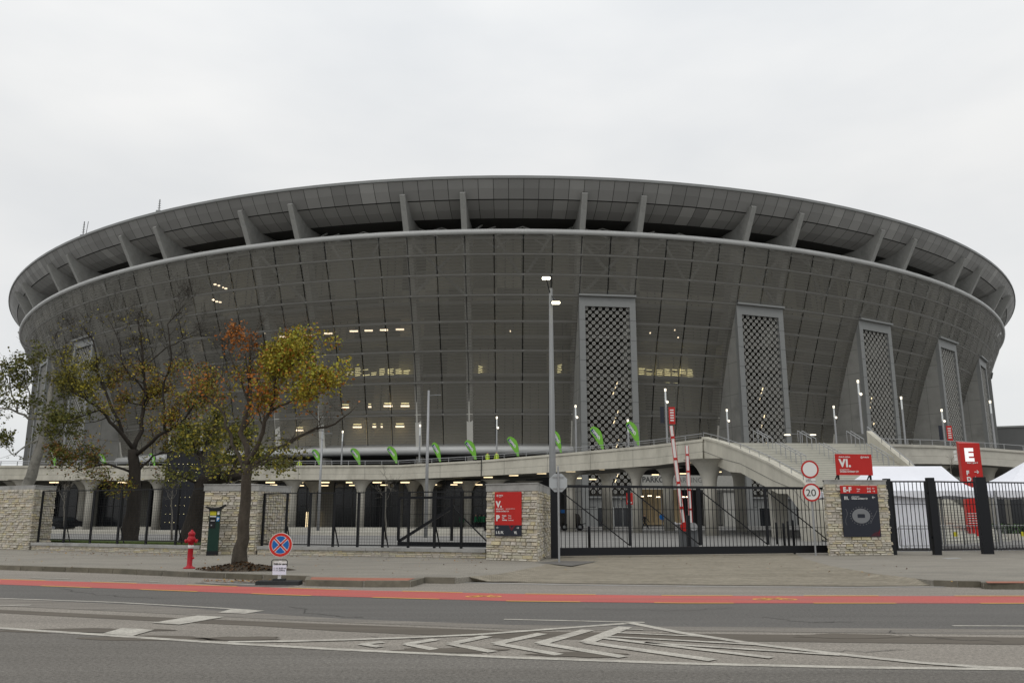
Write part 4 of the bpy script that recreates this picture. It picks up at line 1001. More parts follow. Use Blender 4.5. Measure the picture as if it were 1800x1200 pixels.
# V. sign
va3, vb3 = Vector((*vA, 0)), Vector((*vB, 0)); U = (vb3 - va3).normalized(); Nn = U.cross(VV)
def on_face(px, py, A, B, off): 
    p = VP(px, py, A, B); return p
sp_ = thing('information_sign', 'red panel with large V. and P fixed to the stone pillar', 'sign', tuple(va3 + Vector((.3, -.1, .8))))
A_ = Vector(vA) + Vector((Nn.x, Nn.y)) * .07; B_ = Vector(vB) + Vector((Nn.x, Nn.y)) * .07
TL = VP(870.5, 864.5, A_, B_); TR = VP(917, 864.5, A_, B_); BL = VP(870, 941, A_, B_); W_ = (TR - TL).length; H_ = TL.z - BL.z
panel(sp_, 'red_panel', TL, U, VV, W_, H_ * .755, red_sign); panel(sp_, 'dark_panel', TL - VV * H_ * .755, U, VV, W_, H_ * .245, navy_sign)
def vt(s, x, y, size, **k): return text('lettering', s, size * H_, TL + U * W_ * x - VV * H_ * y + Nn * .03, U, VV, white_sign, sp_, **k)
vt('V.', .06, .345, .19, off=.045, sx=1.05); vt('P', .06, .655, .175, off=.05, sx=1.1)
vt('gyalogosbejárat', .06, .395, .034, off=.02); vt('pedestrian entrance', .43, .395, .032); vt('DÓZSA GYÖRGY ÚT', .06, .455, .04, off=.03)
for s, s2_, y in (('Nyugat', 'West', .555), ('Dél', 'South', .605), ('Délkelet', 'Southeast', .655)): vt(s, .29, y, .042, off=.025); vt(s2_, .52, y, .038)
vt('I. II. IV.', .06, .95, .082, off=.04, sx=.95); vt('VI.', .74, .95, .082, off=.04, sx=.95)
vt('PUSKÁS', .165, .092, .034, off=.04); vt('ARÉNA', .165, .118, .022)
emblem(sp_, TL + U * W_ * .11 - VV * H_ * .085 + Nn * .034, U, VV, .028 * H_ * .8)
arrow(sp_, TL + U * W_ * .12 - VV * H_ * .815 + Nn * .034, U, VV, .1, True); arrow(sp_, TL + U * W_ * .87 - VV * H_ * .815 + Nn * .034, U, VV, .1, False)
mb = MB(); o_ = TL - VV * H_ * .755 + Nn * .032
mb.plate([o_ + U * W_ * .53, o_ + U * W_ * .64 - VV * H_ * .13, o_ + U * W_ * .8, o_ + U * W_ * .74, o_ + U * W_ * .64 - VV * H_ * .07, o_ + U * W_ * .59][::-1], Nn * .003); mb.build('chevron', mat('deep_red', (.16, .012, .02), .5), sp_)
# E-F map panel
ea3, eb3 = Vector((*eA, 0)), Vector((*eB, 0)); U = (eb3 - ea3).normalized(); Nn = U.cross(VV)
A_ = Vector(eA) + Vector((Nn.x, Nn.y)) * .07; B_ = Vector(eB) + Vector((Nn.x, Nn.y)) * .07
TL = VP(1476, 853, A_, B_); TR = VP(1540.5, 852.5, A_, B_); BL = VP(1482, 943, A_, B_); W_ = (TR - TL).length; H_ = TL.z - BL.z
sp_ = thing('information_sign', 'dark stadium map panel with a red E-F header on the stone pillar', 'sign', tuple(TL - VV * H_))
panel(sp_, 'red_panel', TL, U, VV, W_, H_ * .155, red_sign); panel(sp_, 'map_panel', TL - VV * H_ * .155, U, VV, W_, H_ * .845, navy_sign)
vt('E-F', .07, .122, .13, off=.045, sp=1.1); vt('Kapu', .44, .078, .036, off=.02); vt('gate', .44, .118, .034); vt('D C', .72, .072, .05, off=.03); vt('A B', .72, .128, .05, off=.03)
arrow(sp_, TL + U * W_ * .90 - VV * H_ * .052 + Nn * .034, U, VV, .1, True); arrow(sp_, TL + U * W_ * .90 - VV * H_ * .108 + Nn * .034, U, VV, .1, False)
vt('III.', .08, .275, .09, off=.03, sx=.95, sp=1.15); vt('gyalogosbejárat', .28, .225, .028, off=.01); vt('DÓZSA GYÖRGY ÚT', .28, .27, .038, off=.03)
arrow(sp_, TL + U * W_ * .88 - VV * H_ * .23 + Nn * .034, U, VV, .13, True)
cc = TL + U * W_ * .5 - VV * H_ * .595 + Nn * .034
mb = MB(); pts = [cc + U * .27 * W_ * math.cos(a) * .9 + VV * .145 * H_ * math.sin(a) for a in [i * math.pi / 16 for i in range(32)]]; mb.plate(pts, Nn * .004); mb.build('map_outline', grey_sign, sp_)
mb = MB(); q_ = cc + Nn * .005; mb.plate([q_ + U * .1 * W_ * sx - VV * .037 * H_ * sz for sx, sz in ((-1, .8), (-.8, 1), (.8, 1), (1, .8), (1, -.8), (.8, -1), (-.8, -1), (-1, -.8))], Nn * .003); mb.build('map_pitch', navy_sign, sp_)
mb = MB(); rs = random.Random(2)
for i in range(22): a = i / 22 * 2 * math.pi; mb.disc(cc + U * .29 * W_ * math.cos(a) + VV * .175 * H_ * math.sin(a), U, VV, .012, .004, 6)
for i in range(16): f = i / 15; mb.disc(cc + U * W_ * (-.40 + .03 * math.sin(f * 6)) + VV * H_ * (.13 - .3 * f), U, VV, .008, .004, 6); mb.disc(cc + U * W_ * (.44 - .2 * f) + VV * H_ * (.1 - .24 * f), U, VV, .008, .004, 6)
mb.build('map_marks', mat('map_grey', (.45, .45, .46), .5), sp_)
mb = MB()
for i in range(6): p0 = TL + U * W_ * (.72 + .045 * i) - VV * H_ * .99 + Nn * .033; p1 = p0 + U * W_ * .1 + VV * H_ * (.06 + .015 * i); p1 = TL + U * min((p1 - TL).dot(U), W_ * .97) - VV * (TL.z - p1.z) + Nn * .033; mb.plate([p0, p0 + U * .02, p1 + U * .02, p1], Nn * .003)
mb.build('red_rays', mat('deep_red', (.16, .012, .02), .5), sp_)
# VI. board standing on the pillar
vi = thing('information_sign', 'red VI. board standing on top of the stone pillar', 'sign', tuple(ea3 + Vector((1, .5, 3.05))))
A_ = Vector(eA) + Vector((0, .5)); B_ = Vector(eB) + Vector((0, .5)); TL = VP(1467, 797.5, A_, B_); TR = VP(1530, 795.5, A_, B_); BL = VP(1470, 834.5, A_, B_); U = (Vector((TR.x, TR.y, 0)) - Vector((TL.x, TL.y, 0))).normalized(); Nn = U.cross(VV); W_ = (TR - TL).length; H_ = TL.z - BL.z
panel(vi, 'red_panel', TL, U, VV, W_, H_, red_sign, .05); sp_ = vi
def vt2(s, x, y, size, **k): return text('lettering', s, size * H_, TL + U * W_ * x - VV * H_ * y + Nn * .05, U, VV, white_sign, vi, **k)
vt2('VI.', .09, .60, .50, off=.05, sx=1.0, sp=1.12); vt2('PUSKÁS ARÉNA', .09, .17, .085, off=.02); vt2('PUSKÁS', .76, .17, .09, off=.03); vt2('gyalogosbejárat', .09, .76, .08); vt2('DÓZSA GYÖRGY ÚT', .09, .87, .105, off=.03)
emblem(vi, TL + U * W_ * .72 - VV * H_ * .15 + Nn * .054, U, VV, .045)
for f in (.06, .95):
    p = TL + U * W_ * f - VV * H_ + Vector((0, .03, 0)); m = MB(); m.beam(p + VV * .3, Vector((p.x, p.y, 3.06)), .07, .07); m.beam(p + VV * .1, Vector((p.x, p.y + .35, 3.06)), .04, .04); m.build('support_leg', gate_metal, vi)
# road signs
def rs_disc(t, c, r, kind):
    U = Vector((1, 0, 0)); V = VV; f = Vector((0, -1, 0))
    m = MB(); m.disc(c, U, V, r, .02, 36); m.build('disc_plate', sign_back if kind != 'nostop' else white_sign, t)
    if kind == 'ring':
        m = MB(); m.disc(c + f * .022, U, V, r * .99, .004, 36, r * .80); m.build('red_ring', red_sign, t); m = MB(); m.disc(c + f * .022, U, V, r * .80, .003, 36); m.build('white_face', white_sign, t)
    if kind == 'nostop':
        m = MB(); m.disc(c + f * .022, U, V, r * .96, .004, 36, r * .75); 
        for s in (-1, 1): m.plate([c + f * .027 + (U * x + V * y * s) * r for x, y in ((-.60, -.52), (-.52, -.60), (.60, .52), (.52, .60))][::(1 if s > 0 else -1)], f * .003)
        m.build('red_ring', mat('sign_red_bright', (.55, .03, .02), .4), t)
        m = MB()
        for a in range(4):
            a0 = a * math.pi / 2 - math.pi / 4 + .19; a1 = a * math.pi / 2 + math.pi / 4 - .19
            pts = [c + f * .024 + (U * math.cos(a0 + (a1 - a0) * i / 8) + V * math.sin(a0 + (a1 - a0) * i / 8)) * r * .71 for i in range(9)]; mid = (a0 + a1) / 2; pts.append(c + f * .024 + (U * math.cos(mid) + V * math.sin(mid)) * r * .17); m.plate(pts, f * .002)
        m.build('blue_field', blue_sign, t)
t = thing('road_sign', 'round red-ringed sign above a 20 limit on one grey pole', 'road sign', tuple(G(1434, 976)))
b = G(1434, 976); d_ = b.y
m = MB(); m.tube([b, b + VV * 3.65], .035, 10); m.build('pole', galv, t)
c1 = D(1419.5, 824.5, d_ - .08); c2 = D(1423.5, 865, d_ - .08); b.x
c1.x = c2.x = b.x - .02
rs_disc(t, c1, .37, 'ring'); rs_disc(t, c2, .37, 'ring'); text('number', '20', .40, c2 + Vector((-.245, -.028, -.145)), (1, 0, 0), VV, letters_dark, t, off=.0, sx=1.08)
m = MB(); cm = (c1 + c2) / 2 + Vector((0, .005, 0)); m.box(tuple(cm), (.42, .02, .2)); m.build('text_plate', white_sign, t); text('plate_text', 'KIVÉVE\nENGEDÉLLYEL', .065, cm + Vector((-.19, -.012, .02)), (1, 0, 0), VV, letters_dark, t)
# stop sign seen from behind
b = G(983, 988); t = thing('road_sign', 'octagonal stop sign seen from its grey back on a pole', 'road sign', tuple(b)); m = MB(); m.tube([b, b + VV * 3.3], .035, 10); m.build('pole', galv, t)
c = D(980, 848, b.y + .06); c.x = b.x; m = MB(); r = .345
m.plate([c + Vector((r * math.cos(R(22.5 + 45 * i)), 0, r * math.sin(R(22.5 + 45 * i)))) for i in range(8)], (0, .02, 0)); m.build('octagon_plate', sign_back, t)
for dz in (.2, -.2): m = MB(); m.box((c.x, c.y - .03, c.z + dz), (.4, .02, .04)); m.build('clamp', galv, t)
# no stopping sign on portable base
b = G(490.5, 1027, Z); t = thing('no_stopping_sign', 'portable blue and red no-stopping sign with a taped paper notice', 'road sign', tuple(b)); dd = b.y
m = MB(); m.box((b.x, b.y, b.z + .05), (1.1, .42, .10)); m.box((b.x, b.y, b.z + .12), (.3, .2, .06)); m.build('rubber_base', mat('rubber', (.035, .037, .037), .8, var=.2), t)
m = MB(); m.box((b.x, b.y, b.z + .6), (.075, .05, 1.06)); m.build('post', white_sign, t)
c = D(493.5, 957, dd - .06); rs_disc(t, c, .305, 'nostop')
m = MB(); m.box((b.x + .01, b.y - .04, D(491, 990, dd).z), (.34, .015, .12)); m.build('plate', white_sign, t); text('plate_text', '24ó-ig vagy', .075, Vector((b.x - .15, b.y - .05, D(491, 990, dd).z - .03)), (1, 0, 0), VV, letters_dark, t, off=.03)
m = MB(); q = D(491, 990, dd); m.tube([(q.x - .19, b.y - .03, q.z - .07), (q.x - .19, b.y - .03, q.z + .07), (q.x - .15, b.y - .03, q.z + .1), (q.x + .17, b.y - .03, q.z + .1), (q.x + .21, b.y - .03, q.z + .07), (q.x + .21, b.y - .03, q.z - .07)], .012, 6); m.build('bracket', black_metal, t)
q = D(492, 999, dd - .07); m = MB(); m.box((q.x - .01, q.y, q.z - .03), (.35, .008, .24)); m.build('paper_notice', mat('paper', (.78, .78, .88), .8), t)
text('notice_text', '11.14. 06:00-tól\n11.15. 22:00-ig', .05, Vector((q.x - .165, q.y - .006, q.z - .0)), (1, 0, 0), VV, letters_dark, t)
# totem
tb = D(1703.5, 779, 52); t = thing('totem_sign', 'tall red totem with a big white E behind the tents', 'sign', (tb.x, 52, 0)); wd = 1.28; x0 = tb.x - wd / 2; zt_ = D(1702, 779, 52).z
m = MB(); m.prism([(x0, 52), (x0 + wd, 52), (x0 + .42, 53.1)], 0, zt_); m.hexa([(x0, 52, zt_), (x0 + wd, 52, zt_), (x0 + wd, 52.02, zt_), (x0 + .42, 53.1, zt_), (x0, 52, zt_ + .01), (x0 + wd, 52, zt_ + .01), (x0 + wd, 52.02, zt_ + .02), (x0 + .42, 53.1, zt_ + .22)]); m.build('totem_body', red_sign, t)
X, f_ = Vector((1, 0, 0)), 0
def tt(s, px, py, size, off=.05, sx=1.0, m=white_sign): return text('lettering', s, size, D(px, py, 51.985), X, VV, m, t, off=off, sx=sx)
tt('E', 1696.5, 809, 1.05, .06, 1.05, mat('letter_lit_white', (.95, .95, .95), .5, emit=.35)); tt('kapu | gate E', 1700, 814, .13, .02); tt('F', 1699, 834, .36); tt('D', 1700, 845, .36)
arrow(t, D(1716.5, 829, 51.96), X, VV, .28, False); arrow(t, D(1716.5, 840, 51.96), X, VV, .28, True)
m = MB()
for i in range(6): z = D(1715, 902 + i * 4.2, 52).z; m.box((tb.x, 51.98, z), (wd, .02, .035))
m.build('white_stripe', white_sign, t)
m = MB()
for i, y in enumerate((793, 800, 806)): m.box((x0 - .09, 52.4, D(1690, y, 52).z), (.03, .3, .18))
m.build('side_letters', white_sign, t)

# ================================================================== STREET THINGS
# hydrants
def hydrant(label, base, s=1.0):
    t = thing('fire_hydrant', label, 'fire hydrant', (0, 0, 0), 'red pillar hydrants')
    m = MB(); m.lathe((0, 0, 0), [(.18, 0), (.18, .03), (.11, .05), (.08, .1), (.08, .74), (.095, .76), (.095, .80), (.12, .83), (.125, .9), (.10, .95), (.085, .98), (.11, 1.0), (.105, 1.06), (.07, 1.10), (.035, 1.12), (.035, 1.16)], 16); m.build('barrel', hyd_red, t, True)
    for a in (0, math.pi, math.pi * 1.5):
        d = Vector((math.cos(a), math.sin(a), -.35)); m = MB(); m.tube([Vector((0, 0, .87)) + d * .07, Vector((0, 0, .87)) + d * .14, Vector((0, 0, .87)) + d * .15, Vector((0, 0, .87)) + d * .185], [.05, .05, .065, .06], 10); m.build('outlet', hyd_red, t, True)
    m = MB(); m.lathe((0, 0, .60), [(.084, 0), (.084, .10)], 16); m.build('white_band', white_sign, t, True)
    m = MB(); m.tube([(.08, -.02, .3), (.13, -.03, .32)], .03, 8); m.build('drain_cap', hyd_red, t)
    t.location = base; t.scale = (s,) * 3; return t
hydrant('red pillar hydrant with a white band on the pavement', tuple(G(332.5, 998.5)))
hydrant('red hydrant top peeping out behind the no-stopping sign', (-11.2, 40.2, 0), 1.0)
# parking meter
b = G(373, 975.5); t = thing('parking_meter', 'dark green parking ticket machine with a curved black roof', 'parking meter', tuple(b)); rz = .25
ca, sa = math.cos(rz), math.sin(rz)
def lm_(x, y, z): return Vector((b.x + ca * x - sa * y, b.y + sa * x + ca * y, z))
m = MB(); m.box((b.x, b.y, .09), (.44, .34, .18), rz); m.build('plinth', black_metal, t)
m = MB(); m.box((b.x, b.y, 1.0), (.42, .32, 1.64), rz); m.build('cabinet', meter_green, t)
m = MB(); p = [(-.36, 1.95), (-.15, 1.90), (.15, 1.91), (.38, 2.04), (.42, 2.02), (.25, 1.84), (.22, 1.77), (-.22, 1.77), (-.24, 1.84), (-.38, 1.92)]
m.plate([lm_(x, -.24, z) for x, z in p], lm_(0, .24, 0) - lm_(0, -.24, 0)); m.build('roof_hood', black_metal, t)
m = MB(); m.plate([lm_(-.18, -.165, 1.76), lm_(.06, -.165, 1.76), lm_(.06, -.165, 1.60), lm_(-.18, -.165, 1.60)], lm_(0, -.02, 0) - lm_(0, 0, 0)); m.build('yellow_label', yellow_m, t)
m = MB(); m.plate([lm_(-.18, -.165, 1.57), lm_(.06, -.165, 1.57), lm_(.06, -.165, 1.53), lm_(-.18, -.165, 1.53)], lm_(0, -.02, 0) - lm_(0, 0, 0)); m.plate([lm_(.10, -.165, 1.76), lm_(.18, -.165, 1.76), lm_(.18, -.165, 1.62), lm_(.10, -.165, 1.62)], lm_(0, -.02, 0) - lm_(0, 0, 0)); m.build('white_label', white_sign, t)
m = MB(); m.plate([lm_(.08, -.165, 1.54), lm_(.19, -.165, 1.54), lm_(.19, -.165, 1.36), lm_(.08, -.165, 1.36)], lm_(0, -.02, 0) - lm_(0, 0, 0)); m.build('parking_plate', mat('plate_blue', (.03, .2, .5), .4), t)
text('lettering', 'P', .17, lm_(.095, -.187, 1.385), lm_(1, 0, 0) - lm_(0, 0, 0), VV, white_sign, t, off=.03)
m = MB(); m.plate([lm_(-.19, -.165, 1.50), lm_(.05, -.165, 1.50), lm_(.05, -.165, 1.08), lm_(-.19, -.165, 1.08)], lm_(0, -.012, 0) - lm_(0, 0, 0)); m.build('control_panel', black_metal, t)
m = MB(); m.box(tuple(lm_(-.06, -.185, 1.38)), (.16, .02, .05), rz); m.box(tuple(lm_(-.1, -.185, 1.2)), (.05, .02, .05), rz); m.build('display', galv, t)
# barriers
def barrier(label, px, py, d, tx, ty, bx_, by_):
    g = D(px, 905, d); t = thing('boom_barrier', label, 'barrier', (g.x, g.y, 0), 'raised parking barriers'); m = MB(); m.box((g.x, g.y, .55), (.42, .4, 1.1)); m.build('cabinet', mat('cabinet_grey', (.10, .105, .11), .5), t)
    a, b_ = D(bx_, by_, d - .25), D(tx, ty, d - .25); m = MB(); m.beam(a, b_, .06, .17, up=(1, 0, 0)); dv = (b_ - a)
    m.build('boom', white_sign, t); m = MB(); n_ = dv.normalized().cross(Vector((0, 1, 0))).normalized() * .08
    for s in (-1, 1): m.beam(a + n_ * s + Vector((0, -.04, 0)), b_ + n_ * s + Vector((0, -.04, 0)), .02, .035)
    for f in (.17, .42, .66, .88): m.beam(a + dv * (f - .012) + Vector((0, -.045, 0)), a + dv * (f + .012) + Vector((0, -.045, 0)), .012, .13, up=(1, 0, 0))
    m.build('red_trim', red_sign, t)
    m = MB(); m.disc(Vector((g.x - .02, d - .32, D(px, 925, d).z)), X, VV, .2, .06, 20); m.build('pivot_disc', red_sign if px < 1210 else galv, t)
    m = MB(); m.tube([(g.x - .42, d - .1, 1.2), (g.x - .05, d - .1, 1.2)], .05, 8); m.tube([(g.x - .45, d - .1, 1.2), (g.x - .38, d - .1, 1.2)], .1, 8); m.build('counterweight', galv, t)
barrier('longer raised red and white barrier boom on the left, with a red disc', 1201, 925, 38.5, 1179.5, 748, 1201.5, 922)
barrier('shorter raised red and white barrier boom on the right', 1216, 925, 43, 1207, 783, 1214, 918)
o = (lambda mb: (mb.box((D(1209, 905, 37.6).x, 37.6, .8), (.12, .12, 1.6)), mb.build('post', gate_metal))[1])(MB()); o.name = 'barrier_post'; tag(o, 'short dark post standing between the two barrier cabinets', 'post')
for px, py, h_, lb in ((1036, 973, 1.15, 'thin black bollard behind the left part of the sliding gate'), (1366, 956, 1.2, 'thin black bollard farthest left of the four by the stairs'), (1379, 960, 1.2, 'second thin black bollard from the left by the stairs'), (1388, 970, 1.35, 'third thin black bollard from the left by the stairs'), (1397, 973, 1.4, 'thin black bollard farthest right of the four by the stairs')):
    g = G(px, py); m = MB(); m.lathe((g.x, g.y, 0), [(.05, 0), (.05, h_ - .05), (.04, h_)], 10); tag(m.build('bollard', gate_metal, None, True), lb, 'bollard', 'black bollards')
# ---- lamps
def slim_lamp(label, px, ytop, ybase, d, banner=0, double=True):
    b = D(px, ybase, d); tpz = D(px, ytop, d).z; x = b.x; t = thing('plaza_lamp', label, 'street lamp', (x, d, b.z), 'slim lamps along the walkway')
    hh = tpz - b.z; m = MB(); m.tube([(x, d, b.z), (x, d, tpz - 1.3)], .10, 8); m.build('pole', galv, t)
    m = MB(); m.tube([(x, d, tpz - 1.3), (x, d, tpz - .25)], .085, 8); m.build('glass_tube', tube_glow, t)
    m = MB(); m.tube([(x, d, tpz - .25), (x, d, tpz)], .10, 8); m.build('lamp_head', light_white, t, True)
    if double: m = MB(); m.lathe((x + .14, d - .1, tpz - 1.45), [(.04, 0), (.12, .08), (.12, .17), (.04, .25)], 8); m.build('spot_head', light_white, t, True)
    if banner:
        m = MB(); m.box((x - .42, d - .15, tpz - 2.6), (.4, .04, 1.6)); m.build('dark_banner', navy_sign, t); m = MB(); m.box((x + .52, d - .15, tpz - 2.65), (.6, .04, 1.65)); m.build('red_banner', red_sign, t)
        for i in range(5): m = MB(); m.box((x + .52, d - .18, tpz - 2.12 - .25 * i), (.36, .01, .12)); m.build('banner_line', white_sign, t)
slim_lamp('slim lit lamp with red and navy banners above the ramp', 1173, 683, 778, 80, banner=1)
for px, yt, yb, d, lb in ((600, 757, 816, 104, 'slim lit lamp on the walkway, right of the autumn tree'), (737, 746, 812, 100, 'slim lit lamp just left of the tall bare grey pole'), (873, 732, 805, 97, 'slim lit lamp behind the green flags above the V. pillar'), (1013, 712, 795, 89, 'slim lit lamp at the left edge of the nearest lattice tower'), (1105, 737, 785, 85, 'slim lit lamp behind the rightmost green flag'), (1281, 719, 785, 92, 'slim lit lamp beside the second lattice tower from the centre'), (1471, 713, 785, 92, 'slim lit lamp above the right half of the staircase'), (1516, 668, 762, 76, 'tall slim lit lamp at the top right corner of the staircase'), (1592, 697, 782, 84, 'slim lit lamp on the platform between two lattice towers'), (1750, 704, 787, 84, 'slim lit lamp standing out against the sky at the right'), (105, 783, 816, 100, 'slim lit lamp behind the far left trees')):
    slim_lamp(lb, px, yt, yb, d, double=px in (1281, 1471, 1516, 1013, 873))
slim_lamp('slim lit lamp with red and navy banners above the red totem', 1662, 719, 785, 90, banner=1)
# tall twin lamp
b = D(972, 905, 38); t = thing('street_lamp', 'tallest grey street lamp with two lit heads at different heights', 'street lamp', (b.x, b.y, 0)); z1 = D(968, 507, 38).z
m = MB(); m.tube([(b.x, 38, 0), (b.x, 38, 3), (b.x, 38, z1)], [.175, .16, .08], 12); m.build('pole', lamp_grey, t, True)
m = MB(); m.tube([(b.x, 38, z1), (b.x, 38, D(968, 483, 38).z)], .02, 6)
h1, h2 = D(960, 491, 37.7), D(977, 534, 37.7)
m.tube([(b.x, 38, D(968, 520, 38).z), h1 + VV * .05], .03, 6); m.tube([(b.x, 38, D(968, 518, 38).z), h2 + VV * .12], .025, 6); m.build('arm', gate_metal, t)
for h in (h1, h2):
    m = MB(); m.plate([h + Vector((x, y, .03)) for x, y in ((-.26, -.12), (.26, -.12), (.2, .2), (-.2, .2))], (0, 0, .06)); ho = m.build('lamp_head', gate_metal, t)
    m = MB(); m.plate([h + Vector((x, y, .0)) for x, y in ((-.2, -.12), (.2, -.12), (.16, .1), (-.16, .1))], (0, 0, .025)); m.plate([h + Vector((x, -.13, z)) for x, z in ((-.21, .0), (.21, .0), (.18, .09), (-.18, .09))], (0, .01, 0)); m.build('lit_lens', light_street, ho)
for px, yt, d, lb in ((750, 686, 62, 'bare grey pole taller than the walkway left of the V. pillar'), (563, 755, 80, 'leaning grey pole in front of the walkway right of the tree')):
    b = D(px - 1 if px > 700 else 560, 905, d); m = MB(); m.tube([(b.x, d, 0), (b.x, d, D(px, yt, d).z)], [.15, .08], 10); t = thing('street_pole', lb, 'street lamp', (b.x, d, 0)); m.build('pole', galv, t, True)
    z = D(px, yt, d).z; m = MB(); m.tube([(b.x, d, z - .4), (b.x + .5, d, z - .35)], .03, 6); m.box((b.x + .7, d, z - .35), (.5, .18, .06)); m.build('lamp_arm', lamp_grey, t)
b = D(1409, 800, 100); t = thing('street_lamp', 'grey lamp with two level arms behind the staircase', 'street lamp', (b.x, 100, 7.5)); zt_ = D(1409, 764, 100).z
m = MB(); m.tube([(b.x, 100, 7.4), (b.x, 100, zt_ + .3)], .09, 8); m.build('pole', lamp_grey, t); m = MB(); m.tube([(b.x - 1.6, 100, zt_ + .1), (b.x + 1.6, 100, zt_ + .1)], .04, 6); m.build('arm', lamp_grey, t)
for s in (-1, 1): m = MB(); m.box((b.x + s * 1.55, 100, zt_), (.65, .3, .12)); m.build('lamp_head', light_white, t)
# ---- feather flags
def flag(label, bx_, by_, tx, ty, d):
    b = D(bx_, by_, d); tp_ = D(tx, ty, d); h = tp_.z - b.z; lean = (tp_.x - b.x) / h; t = thing('feather_flag', label, 'flag', (b.x, d, b.z), 'green feather flags along the walkway')
    pr = [(.02, 0), (.0, .15), (-.01, .35), (-.05, .6), (-.12, .78), (-.26, .92), (-.44, 1.0), (-.56, .97), (-.63, .87), (-.62, .78), (-.52, .62), (-.33, .35), (-.13, .09), (-.1, 0)]
    sc_ = h; k = (-lean / .44) if lean < 0 else 1
    def pt(x, z, y=0): return Vector((b.x + x * sc_ * k, d + y + .05 * math.sin(z * 5), b.z + z * sc_))
    m = MB(); m.plate([pt(x, z) for x, z in pr], (0, .02, 0)); m.build('sail', flag_green, t)
    m = MB(); m.tube([pt(x, z, .03) - Vector((0, 0, .3 if i == 0 else 0)) for i, (x, z) in enumerate(pr[:7])], .02, 5); m.build('pole', gate_metal, t)
    a, e = pt(-.55, .86, -.02), pt(-.09, .36, -.02); U_ = (e - a).normalized(); V_ = Vector((0, 1, 0)).cross(U_) * -1
    if V_.z < 0: V_ = -V_
    m = MB(); wv = V_ * .075 * h; m.plate([a - wv, e - wv, e + wv, a + wv], (0, -.01, 0)); m.build('logo_band', mat('logo_navy', (.02, .05, .14), .6), t)
    ln = (e - a).length; text('logo', 'TIPPMIX', .17 * h, a + U_ * ln * .06 - V_ * .055 * h + Vector((0, -.012, 0)), U_, V_, white_sign, t, off=.03, sx=.9 * ln / (.17 * h * 4.1)); return t
fl_ = [(97, 818, 92, 789, 100, 'green feather flag at the far left behind the pale leaning trunk'), (185, 820, 178, 797, 102, 'green feather flag half hidden in the large dark tree'), (272, 819, 266, 796, 102, 'green feather flag between the dark tree and the black wing'), (562, 816, 553, 789, 99, 'green feather flag nearest the autumn tree'), (633, 816, 621.5, 787, 98, 'third green feather flag left of the tall bare pole'), (698, 814, 686, 784, 97, 'second green feather flag left of the tall bare pole'), (774.5, 811, 764, 777, 93, 'green feather flag just right of the tall bare pole'), (837, 807, 823, 773, 90, 'green feather flag left of the hi-vis stewards'), (912, 801, 897.5, 767, 89, 'green feather flag right of the hi-vis stewards'), (987, 795, 976, 757, 87, 'green feather flag cut by the tall street lamp pole'), (1061, 789, 1044, 749, 83, 'green feather flag in front of the lattice tower centre'), (1124, 782, 1107, 740, 81, 'rightmost green feather flag beside the lattice tower')]
for a in fl_: flag(a[5], *a[:5])
# ---- red sign on column and blue sign
m = MB(); p = D(1106.5, 876, 77.5); t = thing('wall_sign', 'small red sign hanging beside a walkway column', 'sign', tuple(p)); m.box(tuple(p), (.62, .05, 1.05)); m.build('panel', red_sign, t); m = MB(); m.box((p.x - .15, p.y - .03, p.z - .25), (.12, .01, .2)); m.box((p.x + .15, p.y - .03, p.z - .35), (.1, .01, .1)); m.build('symbol', white_sign, t)
p = D(1163.5, 905, 95); t = thing('road_sign', 'small blue round sign on a thin pole under the ramp', 'road sign', (p.x, 95, 0)); m = MB(); m.tube([(p.x, 95, 0), (p.x, 95, 3.6)], .04, 6); m.build('pole', galv, t); m = MB(); m.disc((p.x, 94.94, 1.4), X, VV, .32, .03, 20); m.build('disc_plate', blue_sign, t)
